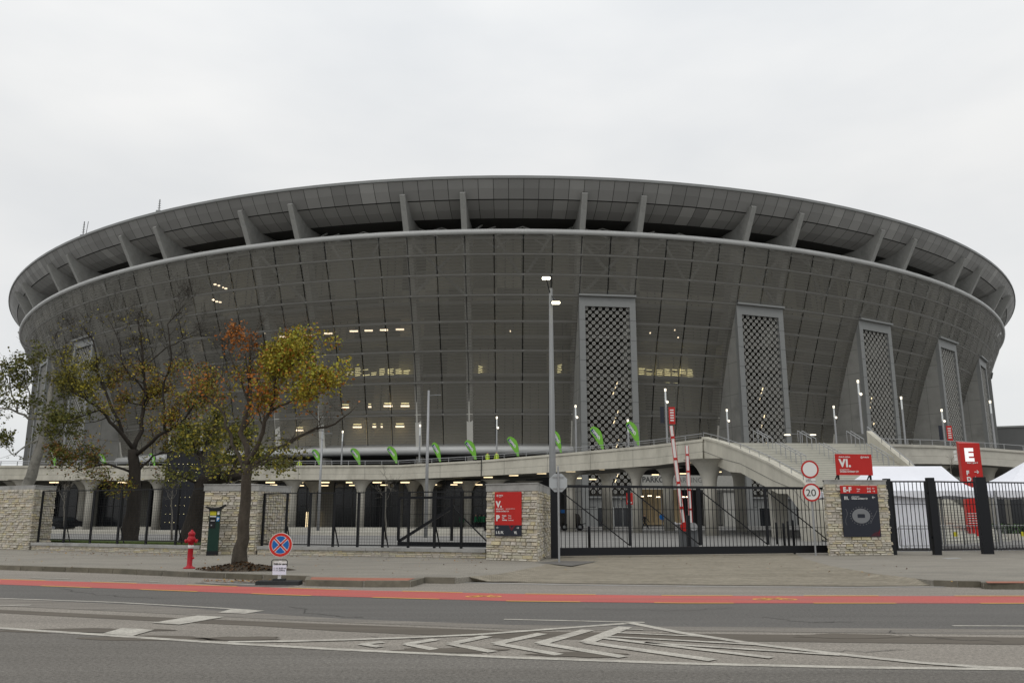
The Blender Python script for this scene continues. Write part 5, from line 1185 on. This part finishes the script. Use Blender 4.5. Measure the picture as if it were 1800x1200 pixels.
# ---- tents
def tent(label, x0, x1, y0, y1, ez, rz_, rx0, rx1, walls=()):
    t = thing('event_tent', label, 'tent', ((x0 + x1) / 2, (y0 + y1) / 2, 0), 'white event tents'); m = MB(); ym = (y0 + y1) / 2
    def pts(n, a, b): return [a.lerp(b, i / n) for i in range(n + 1)]
    A = [Vector((x0, y0, ez)), Vector((x1, y0, ez)), Vector((x1, y1, ez)), Vector((x0, y1, ez))]; Rg = [Vector((rx0, ym, rz_)), Vector((rx1, ym, rz_))]
    def sagquad(a, b, c, d, n=8):
        g = []
        for j in range(n + 1):
            v = j / n; l = a.lerp(d, v); r = b.lerp(c, v); row = []
            for i in range(n + 1): u = i / n; p = l.lerp(r, u); p.z -= .33 * math.sin(math.pi * v) ** 1.2 * (1 if v < 1 else 0); row.append(p)
            g.append(row)
        for j in range(n):
            for i in range(n): m.quad(g[j][i], g[j][i + 1], g[j + 1][i + 1], g[j + 1][i])
    sagquad(A[0], A[1], Rg[1], Rg[0]); sagquad(A[2], A[3], Rg[0], Rg[1]); sagquad(A[1], A[2], Rg[1], Rg[1]); sagquad(A[3], A[0], Rg[0], Rg[0])
    m.build('canopy', tent_m, t, True)
    m = MB(); n = 12
    for a, b in zip(A, A[1:] + A[:1]):
        for i in range(n): p, q = a.lerp(b, i / n), a.lerp(b, (i + 1) / n); s0, s1 = .28 + .05 * math.sin(i * 1.3), .28 + .05 * math.sin((i + 1) * 1.3); m.quad(p - VV * s0, q - VV * s1, q, p)
    m.build('valance', tent_m, t)
    for a in A: m = MB(); m.box((a.x, a.y, ez / 2), (.06, .06, ez)); m.build('leg', galv, t)
    for (p, q) in walls:
        m = MB(); n = 16; p = Vector(p); q = Vector(q); d = (q - p).normalized(); nn = Vector((-d.y, d.x, 0))
        P0 = [p.lerp(q, i / n) + nn * .05 * math.sin(i * 1.7) for i in range(n + 1)]
        for i in range(n): m.quad(P0[i] + VV * .1, P0[i + 1] + VV * .1, P0[i + 1] + VV * (ez - .05), P0[i] + VV * (ez - .05))
        m.build('side_wall', tent_m, t)
d1 = 39.6
xa, xb = D(1494, 872, d1).x, D(1742, 872, d1).x; ez = D(1600, 862, d1).z; rz_ = D(1600, 819, d1 + 2.5).z
tent('wide white tent with a side wall behind the map panel pillar', xa, xb, d1, d1 + 5, ez, rz_, D(1535, 820, d1 + 2.5).x, D(1655, 820, d1 + 2.5).x, [((D(1566, 905, d1 + .3).x, d1 + .3, 0), (D(1645, 905, d1 + .3).x, d1 + .3, 0))])
xa = D(1741, 872, d1).x; tent('white tent cut by the right edge of the photo', xa, xa + 7.4, d1 - .4, d1 + 4.6, ez, D(1800, 812, d1 + 2.5).z, D(1793, 812, d1 + 2.5).x, D(1830, 812, d1 + 2.5).x)
# crowd barriers
for i, (px, d) in enumerate(((1610, 38.4), (1668, 38.7), (1727, 39.0), (1786, 39.3))):
    g = D(px, 905, d); t = thing('crowd_barrier', ['steel crowd barrier in front of the white tent wall', 'steel crowd barrier left of the red totem base', 'steel crowd barrier behind the thickest gate post', 'steel crowd barrier nearest the right edge'][i], 'barrier', (g.x, d, 0), 'steel crowd barriers')
    m = MB(); wd = .95 if i else .85; m.tube([(g.x - wd, d, .25), (g.x - wd, d, 1.05), (g.x - wd + .08, d, 1.13), (g.x + wd - .08, d, 1.13), (g.x + wd, d, 1.05), (g.x + wd, d, .25), (g.x - wd, d, .25)], .022, 6); m.build('frame', galv, t, True)
    m = MB()
    for j in range(1, 14): m.tube([(g.x - wd + j * wd / 7, d, .25), (g.x - wd + j * wd / 7, d, 1.12)], .008, 4)
    m.build('bars', galv, t)
    for s in (-1, 1): m = MB(); m.tube([(g.x + s * wd * .7 - .3, d - .2, 0), (g.x + s * wd * .7, d, .27), (g.x + s * wd * .7 + .3, d - .2, 0)], .018, 5); m.build('foot', galv, t)
    if i: m = MB(); m.box((g.x + .2, d - .03, .75), (.16, .02, .2), 0); m.build('yellow_tag', yellow_m, t)
m = MB(); hed = thing('hedge', 'low green hedge seen through the gates at the right', 'hedge', (34, 58, 0)); rs = random.Random(4)
a, b = D(1650, 905, 57), D(1900, 905, 57)
for i in range(2600):
    f = rs.random(); p = a.lerp(b, f); c = Vector((p.x, 57 + rs.uniform(-.6, .6), rs.uniform(.05, .95))); s = rs.uniform(.06, .14); u = Vector((rs.gauss(0, 1), rs.gauss(0, 1), rs.gauss(0, 1))).normalized() * s; v = u.cross(Vector((rs.gauss(0, 1), rs.gauss(0, 1), 1))).normalized() * s; m.quad(c - u - v, c + u - v, c + u + v, c - u + v)
m.build('foliage', hedge_m, hed)
m = MB(); m.beam((a.x - 3, 55.8, .2), (b.x, 55.8, .2), .3, .4); tag(m.build('kerb_ledge', concrete), 'pale concrete ledge in front of the hedge', 'ledge')
# ---- car
def car(loc, rz):
    t = thing('parked_car', 'black hatchback parked under the walkway at the left', 'car', (0, 0, 0))
    L_, W2, pr = 4.1, .86, [(-2.05, .3), (-2.05, .78), (-1.95, .95), (-1.2, 1.02), (-.55, 1.42), (.9, 1.47), (1.75, 1.05), (2.03, .92), (2.05, .3)]
    m = MB(); n = len(pr)
    def wz(z): return W2 if z < 1.0 else W2 - (z - 1.0) * .42
    vs = [(x, -wz(z), z) for x, z in pr] + [(x, wz(z), z) for x, z in pr]
    m.add(vs, [list(range(n)), list(range(n, 2 * n))[::-1]] + [(i, n + i, n + (i + 1) % n, (i + 1) % n) for i in range(n)]); b = m.build('body', car_black, t)
    md = b.modifiers.new('b', 'BEVEL'); md.width = .07; md.segments = 3
    m = MB()
    for s in (-1, 1): m.plate([(-1.02, s * (W2 + .004 - .02), 1.04), (1.5, s * (W2 - .016), 1.04), (.85, s * (W2 - .15), 1.38), (-.5, s * (W2 - .14), 1.36)], (0, s * .012, 0))
    m.plate([(-1.17, -.72, 1.06), (-1.17, .72, 1.06), (-.62, .62, 1.38), (-.62, -.62, 1.38)], (-.02, 0, .02)); m.plate([(1.02, -.6, 1.42), (1.02, .6, 1.42), (1.68, .7, 1.1), (1.68, -.7, 1.1)], (.02, 0, .02)); m.build('window', glass_car, t)
    for x in (-1.3, 1.28):
        for s in (-1, 1): m = MB(); m.tube([(x, s * .72, .32), (x, s * .88, .32)], .32, 18); w_ = m.build('wheel', tyre_m, t); m = MB(); m.tube([(x, s * .88, .32), (x, s * .89, .32)], .18, 12); m.build('rim', galv, w_)
    for s in (-1, 1): m = MB(); m.box((-2.03, s * .62, .8), (.08, .35, .14)); m.build('headlight', mat('lens_grey', (.3, .32, .33), .1), t); m = MB(); m.box((-.8, s * .98, 1.05), (.16, .2, .12)); m.build('mirror', car_black, t)
    t.location = loc; t.rotation_euler = (0, 0, rz)
p = D(113, 905, 90.2); car((p.x, 90.2, 0), R(228))
# ---- small wheeled machines
for i, (px, lb) in enumerate(((990, 'dark two-wheeled mixer trailer with a blue drum, partly behind the stop sign pole'), (1017, 'dark grey two-wheeled mixer trailer beside the walkway column'))):
    g = D(px, 905, 90); t = thing('mixer_trailer', lb, 'trailer', (g.x, 90, 0)); m = MB()
    m.tube([(g.x - .1, 90, .55), (g.x - .25, 90, .9), (g.x - .3, 90, 1.35), (g.x - .2, 90, 1.75)], [.25, .48, .52, .25], 14); m.build('drum', mat('drum_grey', (.05, .045, .04), .8), t, True)
    for s in (-.45, .45): m = MB(); m.tube([(g.x + .1, 90 + s, .38), (g.x + .1, 90 + s + .16, .38)], .38, 18); w_ = m.build('wheel', tyre_m, t); m = MB(); m.tube([(g.x + .1, 90 + s - .01, .38), (g.x + .1, 90 + s, .38)], .17, 12); m.build('rim', galv, w_)
    m = MB(); m.beam((g.x - .5, 90, .5), (g.x + .75, 90, .75), .1, .08); m.beam((g.x - .5, 90, .5), (g.x - .5, 90, 0), .06, .06); m.build('chassis', black_metal, t)
    if i == 0: m = MB(); m.box((g.x - .1, 89.8, 2.0), (.5, .4, .35)); m.build('blue_hopper', blue_sign, t)
# ---- people
def person(label, loc, rz, mats, stride=.25, arms=.2, hgt=1.75, hat=None, part=None):
    """one continuous skinned body; faces carry the clothing materials by height"""
    h = hgt; J = [(0, 0, .53), (0, 0, .62), (0, .01, .74), (0, 0, .82), (0, -.005, .865), (0, -.01, .905), (0, -.015, .955), (0, 0, .99)]
    rad = [.085, .075, .088, .07, .034, .045, .052, .03]; Ed = [(i, i + 1) for i in range(7)]
    for s in (-1, 1):
        k = len(J); st_ = stride * s
        J += [(s * .05, 0, .50), (s * .052, -st_ * .45, .28), (s * .052, -st_ * .6 + (.09 if st_ < 0 else 0), .045), (s * .055, -st_ * .6 - .07 + (.09 if st_ < 0 else 0), .02)]; rad += [.055, .038, .026, .024]; Ed += [(0, k), (k, k + 1), (k + 1, k + 2), (k + 2, k + 3)]
        k = len(J); J += [(s * .105, 0, .80), (s * .125, st_ * .35, .64), (s * .125, st_ * .75 - .03, .50), (s * .122, st_ * .8 - .045, .455)]; rad += [.038, .027, .02, .018]; Ed += [(3, k), (k, k + 1), (k + 1, k + 2), (k + 2, k + 3)]
    me = bpy.data.meshes.new('person'); me.from_pydata([(x * h, y * h, z * h) for x, y, z in J], Ed, []); ob = bpy.data.objects.new('tmp', me); C.objects.link(ob)
    sk = ob.modifiers.new('s', 'SKIN'); 
    for v, r in zip(me.skin_vertices[0].data, rad): v.radius = (r * h * .95, r * h * .85)
    me.skin_vertices[0].data[0].use_root = True
    sb = ob.modifiers.new('u', 'SUBSURF'); sb.levels = 1; sb.render_levels = 1
    bpy.context.view_layer.update(); m2 = bpy.data.meshes.new_from_object(ob.evaluated_get(bpy.context.evaluated_depsgraph_get())); bpy.data.objects.remove(ob)
    for mm in mats: m2.materials.append(mm)    # trousers, top, skin, hair, shoes
    for p in m2.polygons:
        c = p.center; z = c.z / h
        p.material_index = 4 if z < .045 else 0 if z < .49 and abs(c.x) < .1 * h else 1 if z < .855 and not (z < .475 and abs(c.x) > .1 * h) else 3 if (z > .955 or (z > .90 and c.y > .01 * h)) else 2
    m2.shade_smooth(); o = bpy.data.objects.new('person', m2); C.objects.link(o); tag(o, label, 'person'); o.location = loc; o.rotation_euler = (0, 0, rz); return o
p = D(1133, 905, 92); person('person in dark clothes walking under the ramp', (p.x, 92, 0), R(-70), (jacket_dark, jacket_dark, skin_m, hair_m, jacket_dark), .42, hgt=1.72)
p = D(139, 905, 92); person('person in a pale jacket and orange cap by the black car', (p.x, 92, 0), R(40), (jacket_light, jacket_light, skin_m, orange_m, bin_dark), .25, hgt=1.78)
for px, y, lb, rz in ((857, 806, 'left of two hi-vis stewards on the walkway between green flags', 20), (873, 805, 'right of two hi-vis stewards on the walkway, at the slim lamp', -30)):
    p = D(px, y, 92); person(lb, (p.x, 92, p.z - 1.0), R(rz), (bin_dark, hivis, skin_m, hair_m, bin_dark), .1)
p = D(526, 818, 95); person('hi-vis steward on the walkway beside the autumn tree crown', (p.x, 95, p.z - 1.05), 0, (bin_dark, hivis, skin_m, hair_m, bin_dark), .1)
for i, (px, lb) in enumerate(((812, 'leftmost of the green-shirted people in the shade under the walkway'), (823, 'green-shirted person, second from the left, under the walkway'), (836, 'green-shirted person, third from the left, under the walkway'), (843, 'green-shirted person, second from the right, under the walkway'), (850, 'green-shirted person next to the V. pillar under the walkway'))):
    p = D(px, 905, 91.6); o = person(lb, (p.x, 91.6 + (i % 2) * .7, 0), R(i * 47), (jacket_dark, shirt_green, skin_m, hair_m, jacket_dark), .08 + .05 * (i % 3)); o['group'] = 'green-shirted people under the walkway'

# ================================================================== TREES
def px_of(p):
    x, y, z = p.x, p.y, p.z - H; d = y * cP + z * sP; u = -y * sP + z * cP; return 900 + F * x / d, 600 - F * u / d
def tree(name, label, cat, depth, trunk, limbs, bark, zones, seed, leaf=.085, lvl=3, twig=1.0, blen=1.0, dens=1.0, spread=1.0, thick=1.0):
    """trunk/limbs: measured centre lines [(px,py,ddepth)...] with start and end radius"""
    rs = random.Random(seed); tw = MB(); lf = MB()
    def W(q): return D(q[0], q[1], depth + (q[2] if len(q) > 2 else 0))
    pts = [W(q) for q in trunk[0]]
    def wob(pts, r0, r1, n, amp):
        o = []; rr = []
        for i in range(len(pts) - 1):
            for j in range(n):
                f = j / n; p = pts[i].lerp(pts[i + 1], f); 
                if i + j > 0: p = p + Vector((rs.gauss(0, amp), rs.gauss(0, amp), rs.gauss(0, amp * .5)))
                o.append(p); g = (i + f) / (len(pts) - 1); rr.append(r0 + (r1 - r0) * g)
        o.append(pts[-1]); rr.append(r1); return o, rr
    o, rr = wob(pts, trunk[1], trunk[2], 4, .02)
    rr = [r * (1.35 - .35 * min(1, i / 3)) for i, r in enumerate(rr)]
    o[0] = Vector((o[0].x, o[0].y, -.05)); o.insert(1, Vector((o[0].x, o[0].y, .3)).lerp(o[1], .15)) if len(o) > 1 and o[1].z > .6 else None
    if len(o) != len(rr): rr.insert(1, rr[0] * .82)
    tw.tube(o, rr, 14)
    tips = []
    def grow(p, d, ln, r, lv):
        n = 4 if lv < 3 else 3; q = [p.copy()]; rr = [r]; dd = d.copy(); 
        for i in range(n):
            dd = (dd + Vector((rs.gauss(0, .2), rs.gauss(0, .2), rs.gauss(0, .14) + .05))).normalized(); q.append(q[-1] + dd * ln / n); rr.append(max(r * (1 - .75 * (i + 1) / n), .00011 * depth))
        tw.tube(q, rr, 5 if lv < 2 else 3, cap=False)
        for i in range(1, n + 1):
            if lv >= 1: tips.append(q[i])
        if lv < lvl:
            k = rs.randint(3, 5) if lv < lvl - 1 else rs.randint(2, 4)
            for i in range(int(k * twig)):
                f = rs.uniform(.2, 1); idx = min(int(f * n), n - 1); s = q[idx].lerp(q[idx + 1], f * n - idx)
                side = Vector((rs.gauss(0, 1), rs.gauss(0, 1), rs.gauss(0, .8))).normalized(); nd = (dd * .75 + side * .75 * spread + Vector((0, 0, .12))).normalized(); grow(s, nd, ln * rs.uniform(.45, .72), max(rr[idx] * .55, .004), lv + 1)
    for l in limbs:
        pl, r0, r1 = l[0], l[1], l[2]; pts = [W(q) for q in pl]; o, rr = wob(pts, r0 * thick, r1 * thick, 3, .045); tw.tube(o, rr, 8)
        tot = sum((b - a).length for a, b in zip(o, o[1:])); n = max(3, int(tot * 2.6 * (l[3] if len(l) > 3 else 1)))
        for i in range(n):
            f = rs.uniform(.25, 1.0); k = min(int(f * (len(o) - 1)), len(o) - 2); s = o[k].lerp(o[k + 1], f * (len(o) - 1) - k); dd = (o[k + 1] - o[k]).normalized()
            side = Vector((rs.gauss(0, 1), rs.gauss(0, 1), rs.gauss(0, .8) + .3)).normalized(); grow(s, (dd * .6 + side * .8 * spread).normalized(), rs.uniform(.5, 1.15) * blen, max(rr[k] * .42, .008), 1)
    for p in tips:
        x, y = px_of(p)
        for (zx, zy, rx, ry, n, pal) in zones:
            q = ((x - zx) / rx) ** 2 + ((y - zy) / ry) ** 2
            if q < 1:
                c = n * dens * (1 - .6 * q); c = int(c) + (1 if rs.random() < c - int(c) else 0)
                tn = rs.choice(pal); cl = rs.uniform(.75, 1.2)
                for _ in range(c):
                    if rs.random() < .12: tn = rs.choice(pal)
                    a = p + Vector((rs.gauss(0, .14), rs.gauss(0, .14), rs.gauss(-.03, .12))); s = leaf * rs.uniform(.6, 1.3); u = Vector((rs.gauss(0, 1), rs.gauss(0, 1), rs.gauss(0, .7))).normalized(); v = u.cross(Vector((rs.gauss(0, 1), rs.gauss(0, 1), rs.gauss(0, 1)))).normalized(); w_ = u.cross(v) * s * rs.uniform(-.35, .35)
                    b = rs.uniform(.8, 1.2) * cl; tone = (tn[0] * b, tn[1] * b, tn[2] * b)
                    lf.add([a - u * s, a - v * s * .62 + w_, a + u * s, a + v * s * .62 + w_], [(0, 1, 2), (0, 2, 3)], tone)
                break
    root = Vector((pts[0].x, pts[0].y, 0)); b0 = W(trunk[0][0]); t = thing(name, label, cat, (b0.x, b0.y, 0)); tw.build('trunk', bark, t, True)
    if lf.f: lf.build('crown', leaf_m, t)
    return t
LG = (.29, .30, .035); GR = (.085, .095, .018); YG = (.31, .26, .03); YE = (.38, .27, .03); OR = (.40, .14, .025); BR = (.20, .10, .03); OL = (.15, .14, .028)
# autumn tree on the pavement (nearest)
dT = G(421, 1000).y
tree('autumn_tree', 'nearest street tree on the pavement with orange and yellow-green leaves', 'tree', dT,
     ([(421, 1000), (428, 930), (433, 860), (433, 818)], .195, .135),
     [([(433, 820), (428, 760, .2), (436, 700, .3), (440, 640, .3), (442, 590, .2)], .13, .03, 1.3), ([(433, 822), (455, 780, -.2), (478, 720, -.4), (485, 670, -.5), (520, 640, -.6), (545, 610, -.6)], .10, .02, 1.5),
      ([(435, 826), (480, 790, .1), (540, 760, .2), (590, 745, .3), (625, 715, .3)], .09, .015, 1.0), ([(430, 830), (412, 780, .3), (392, 730, .5), (370, 700, .6), (350, 690, .6)], .075, .02, 1.1),
      ([(442, 720, .3), (420, 660, .1), (405, 620, 0), (400, 590, 0)], .05, .01, 1.2), ([(480, 720, -.4), (520, 700, -.8), (570, 690, -1), (590, 660, -1)], .05, .01, 1.4), ([(486, 670, -.5), (500, 630, -.2), (505, 600, 0)], .04, .01, 1.5),
      ([(436, 830), (465, 810, -.5), (500, 800, -.9), (520, 820, -1)], .04, .01, 1.2), ([(432, 840), (400, 815, .3), (370, 820, .5), (345, 800, .5)], .04, .01, 1.2), ([(545, 610, -.6), (565, 590, -.5), (560, 585, -.3)], .02, .01, 2.0), ([(433, 700, .3), (470, 650, .6), (500, 640, .8)], .04, .01, 1.5)],
     bark_grey, [(425, 592, 32, 27, 1.3, [OR, OR, BR]), (535, 640, 75, 62, 6.0, [YG, LG, YG, YG, LG, YE, YG, OL, OR]), (480, 690, 70, 55, 1.6, [YE, OR, YG, OR, OL]), (410, 680, 60, 50, 1.2, [OR, OL, YG]), (365, 650, 60, 45, .8, [OR, YG]), (430, 800, 75, 55, 1.3, [GR, OL, YG, GR]), (360, 720, 70, 60, 1.2, [OL, GR, YG]), (500, 820, 50, 45, 1.8, [GR, OL]), (590, 730, 60, 40, .06, [OR, BR])], 5, leaf=.052, dens=1.35, lvl=3, blen=.85, thick=.82)
# big dark tree left
tree('plane_tree', 'large dark-trunked tree behind the left mesh fence, thin yellowing crown', 'tree', 47,
     ([(228, 946), (236, 880), (237, 830), (234, 790)], .40, .27),
     [([(234, 795), (250, 740, 1), (255, 690, 1), (250, 640, 1), (248, 590, 1), (240, 560, 1)], .20, .03), ([(236, 790), (205, 750, -.5), (175, 720, -1), (150, 700, -1), (110, 680, -1.5)], .17, .03), ([(215, 760, 0), (190, 700, .5), (170, 650, 1), (165, 600, 1), (140, 570, 1)], .13, .02), ([(238, 800), (280, 765, -1), (315, 745, -1), (350, 700, -1.5), (365, 650, -1.5)], .16, .03),
      ([(290, 760, -1), (285, 690, 0), (300, 630, 0), (295, 570, 0), (320, 540, 0)], .11, .02), ([(232, 830), (190, 815, -1), (140, 825, -1.5), (110, 800, -1.5)], .10, .02), ([(242, 830), (270, 800, .5), (310, 790, .5), (360, 780, .5)], .10, .02), ([(175, 720, -1), (120, 740, -1), (95, 770, -1)], .07, .02), ([(255, 690, 1), (215, 640, 1), (205, 590, 1), (190, 560, 1)], .08, .015), ([(252, 650, 1), (290, 610, 1), (340, 590, 1), (390, 590, 1)], .06, .015), ([(350, 700, -1.5), (390, 660, -1), (400, 600, -1)], .05, .01), ([(234, 850), (215, 860, -1), (185, 845, -1)], .05, .02), ([(155, 700, -1), (110, 640, -1), (90, 600, -1)], .05, .012)],
     bark_dark, [(140, 655, 55, 45, 1.2, [YG, OL, OL]), (110, 715, 60, 60, 2.6, [GR, OL, GR]), (225, 720, 100, 85, 1.9, [BR, OL, YG, BR, YE, OL]), (330, 690, 70, 60, 1.7, [OR, YG, OL, OL, BR, YG, OL]), (345, 770, 70, 50, 3.0, [OL, GR, YG]), (260, 850, 110, 45, 1.6, [OL, YG, BR, GR]), (130, 800, 60, 50, 1.2, [GR, OL, BR]), (240, 590, 150, 60, .05, [YG])], 11, leaf=.072, dens=1.25, blen=1.5, lvl=3, thick=.72, twig=1.6)
# leaning dark trunk beside the parking meter pillar
tree('leaning_tree', 'dark leaning trunk with a broken limb behind the parking meter pillar', 'tree', 40.5,
     ([(333, 958), (345, 900), (358, 850), (366, 838)], .46, .33),
     [([(366, 842), (385, 840, 0), (405, 836, -.3), (424, 834, -.5)], .33, .24, .3), ([(366, 845), (352, 800, .5), (335, 780, .5), (330, 745, .5)], .10, .04), ([(372, 835), (400, 790, .3), (430, 770, .5), (460, 780, .5)], .07, .02), ([(350, 850), (320, 838, -.5), (285, 820, -1)], .06, .02), ([(352, 800, .5), (375, 760, .5), (380, 720, .5)], .06, .02), ([(385, 830), (430, 820, .5), (490, 815, .8)], .05, .02)],
     bark_dark, [(380, 775, 75, 60, 3.6, [OL, GR, GR, YG]), (450, 810, 70, 45, 3.8, [GR, OL]), (330, 740, 60, 50, 2.0, [OL, YG, GR]), (310, 830, 60, 30, 1.8, [GR, OL])], 23, leaf=.075, dens=1.2, blen=1.1, spread=1.1)
# pale leaning tree at the far left
tree('plane_tree', 'pale-barked leaning tree behind the far left stone wall', 'tree', 49,
     ([(40, 930), (46, 862), (62, 812), (78, 760), (88, 705), (93, 655)], .40, .10),
     [([(93, 665), (92, 640, 0), (80, 610, 0)], .09, .02), ([(82, 735), (50, 735, -.5), (20, 720, -1), (-15, 715, -1)], .09, .03), ([(84, 720), (110, 690, .5), (125, 650, .5)], .10, .03), ([(30, 725, -.5), (20, 680, 0), (15, 640, 0)], .06, .02), ([(60, 735, -.5), (50, 690, 0), (45, 650, 0)], .06, .02), ([(76, 770), (50, 780, -.5), (25, 800, -.5), (15, 790, -.5)], .05, .02), ([(-10, 716, -1), (-40, 680, 0), (-60, 660, 0)], .05, .02), ([(80, 750), (110, 745, .5), (140, 735, 1)], .06, .02)],
     bark_pale, [(95, 720, 65, 95, 2.2, [GR, OL, GR]), (25, 700, 120, 110, 1.5, [GR, GR, OL])], 31, leaf=.09, dens=1.6, blen=1.7)
# young bare trees
def young(label, px, d, ytop, seed, r=.06):
    b = D(px, 905, d); z = D(px, ytop, d).z
    k = F / d
    tree('young_tree', label, 'tree', d, ([(px, 905 + H * k), (px, 905 + H * k - 1.9 * k), (px, ytop + (905 - ytop) * .35)], r, r * .6), [([(px, ytop + (905 - ytop) * .45), (px + 1, ytop + 20), (px, ytop)], .03, .008, 2.2), ([(px, 883), (px - 9, 866, .3), (px - 15, 852, .4)], .02, .006, 1.8), ([(px, 880), (px + 9, 862, -.3), (px + 13, 850, -.3)], .02, .006, 1.8), ([(px, 872), (px + 2, 850, .4)], .02, .006, 1.8)], mat('bark_young', (.15, .14, .12), .9), [], seed, lvl=2, blen=.8, twig=.9)
young('young bare tree in front of the walkway columns near the centre', 678, 58, 828, 41); young('young bare tree inside the far left of the mesh fence', 113, 60, 850, 43); young('young bare tree in front of the black clad wing', 302, 56, 855, 47); young('young bare tree behind the right tent against the platform', 1672, 60, 800, 49)
# mound, leaf litter
mnd = thing('tree_pit', 'mound of soil and dead leaves round the nearest tree', 'tree pit', tuple(G(425, 1001)))
g0 = G(424, 1001); m = MB(); nr, na = 9, 40; rs = random.Random(6)
gr = []
for j in range(nr + 1):
    f = j / nr; row = []
    for i in range(na):
        a = 2 * math.pi * i / na; rx = 1.15 + (.5 if math.cos(a) > .5 else 0); x, y = g0.x + rx * f * math.cos(a), g0.y + .75 * f * math.sin(a) - .05; h_ = .20 * (1 - f) ** 1.3 + rs.uniform(-.02, .035) * (1 if f < .95 else 0); row.append((x, y, max(h_, -.01)))
    gr.append(row)
for j in range(nr):
    for i in range(na): m.quad(gr[j][i], gr[j][(i + 1) % na], gr[j + 1][(i + 1) % na], gr[j + 1][i])
m.build('soil', soil_m, mnd, True)
m = MB()
for i in range(420):
    a = rs.uniform(0, 6.28); f = rs.random() ** .6; x, y = g0.x + 1.35 * f * math.cos(a), g0.y + .85 * f * math.sin(a); z = .20 * max(0, 1 - f) ** 1.3 + .02; s = rs.uniform(.03, .07); u = Vector((rs.gauss(0, 1), rs.gauss(0, 1), rs.gauss(0, .6))).normalized() * s; v = u.cross(Vector((rs.gauss(0, 1), rs.gauss(0, 1), 1))).normalized() * s; c = Vector((x, y, z + .02)); tn = rs.choice([(.07, .035, .015), (.12, .06, .02), (.04, .025, .015), (.05, .035, .02)]); m.quad(c - u, c - v * .6, c + u, c + v * .6, tn)
m.build('dead_leaves', leaf_m, mnd)
m = MB()
def litter(x0, y0, x1, y1, n, sd, z=.012, zz=0.0, cols=((.30, .14, .03), (.2, .09, .03), (.33, .2, .04), (.12, .06, .03))):
    for _ in range(n):
        f = rs.random(); p = G(x0 + (x1 - x0) * f, y0 + (y1 - y0) * f + rs.gauss(0, sd), zz); s = rs.uniform(.02, .05); a = rs.uniform(0, 6.28); u = Vector((math.cos(a), math.sin(a), rs.uniform(-.3, .5))) * s; v = Vector((-math.sin(a), math.cos(a), rs.uniform(-.3, .5))) * s * .6; c = Vector((p.x, p.y, zz + z + .01)); m.quad(c - u, c - v, c + u, c + v, rs.choice(cols))
litter(355, 1021, 540, 1023, 260, 1.2, zz=Z); litter(730, 1020, 850, 1021.5, 60, .8, zz=Z); litter(1690, 1029, 1725, 1030, 60, .8, zz=Z); litter(60, 971, 350, 976, 170, 2.0); litter(450, 977, 850, 986, 120, 2.2); litter(0, 975, 860, 1000, 150, 9); litter(980, 985, 1700, 1005, 60, 10)
tag(m.build('leaf_litter', leaf_m), kind='stuff', label='scattered dry fallen leaves along kerbs and walls', cat='leaf litter')
# slab in the right pavement
m = MB(); m.add([G(1655, 980, .004), G(1665, 982, .004), G(1692, 981, .004), G(1682, 979, .004)], [(0, 1, 2, 3)]); struct('manhole_cover', m, cap_m)
print('objects', len(bpy.data.objects), 'faces', sum(len(o.data.polygons) for o in bpy.data.objects if o.type == 'MESH'))
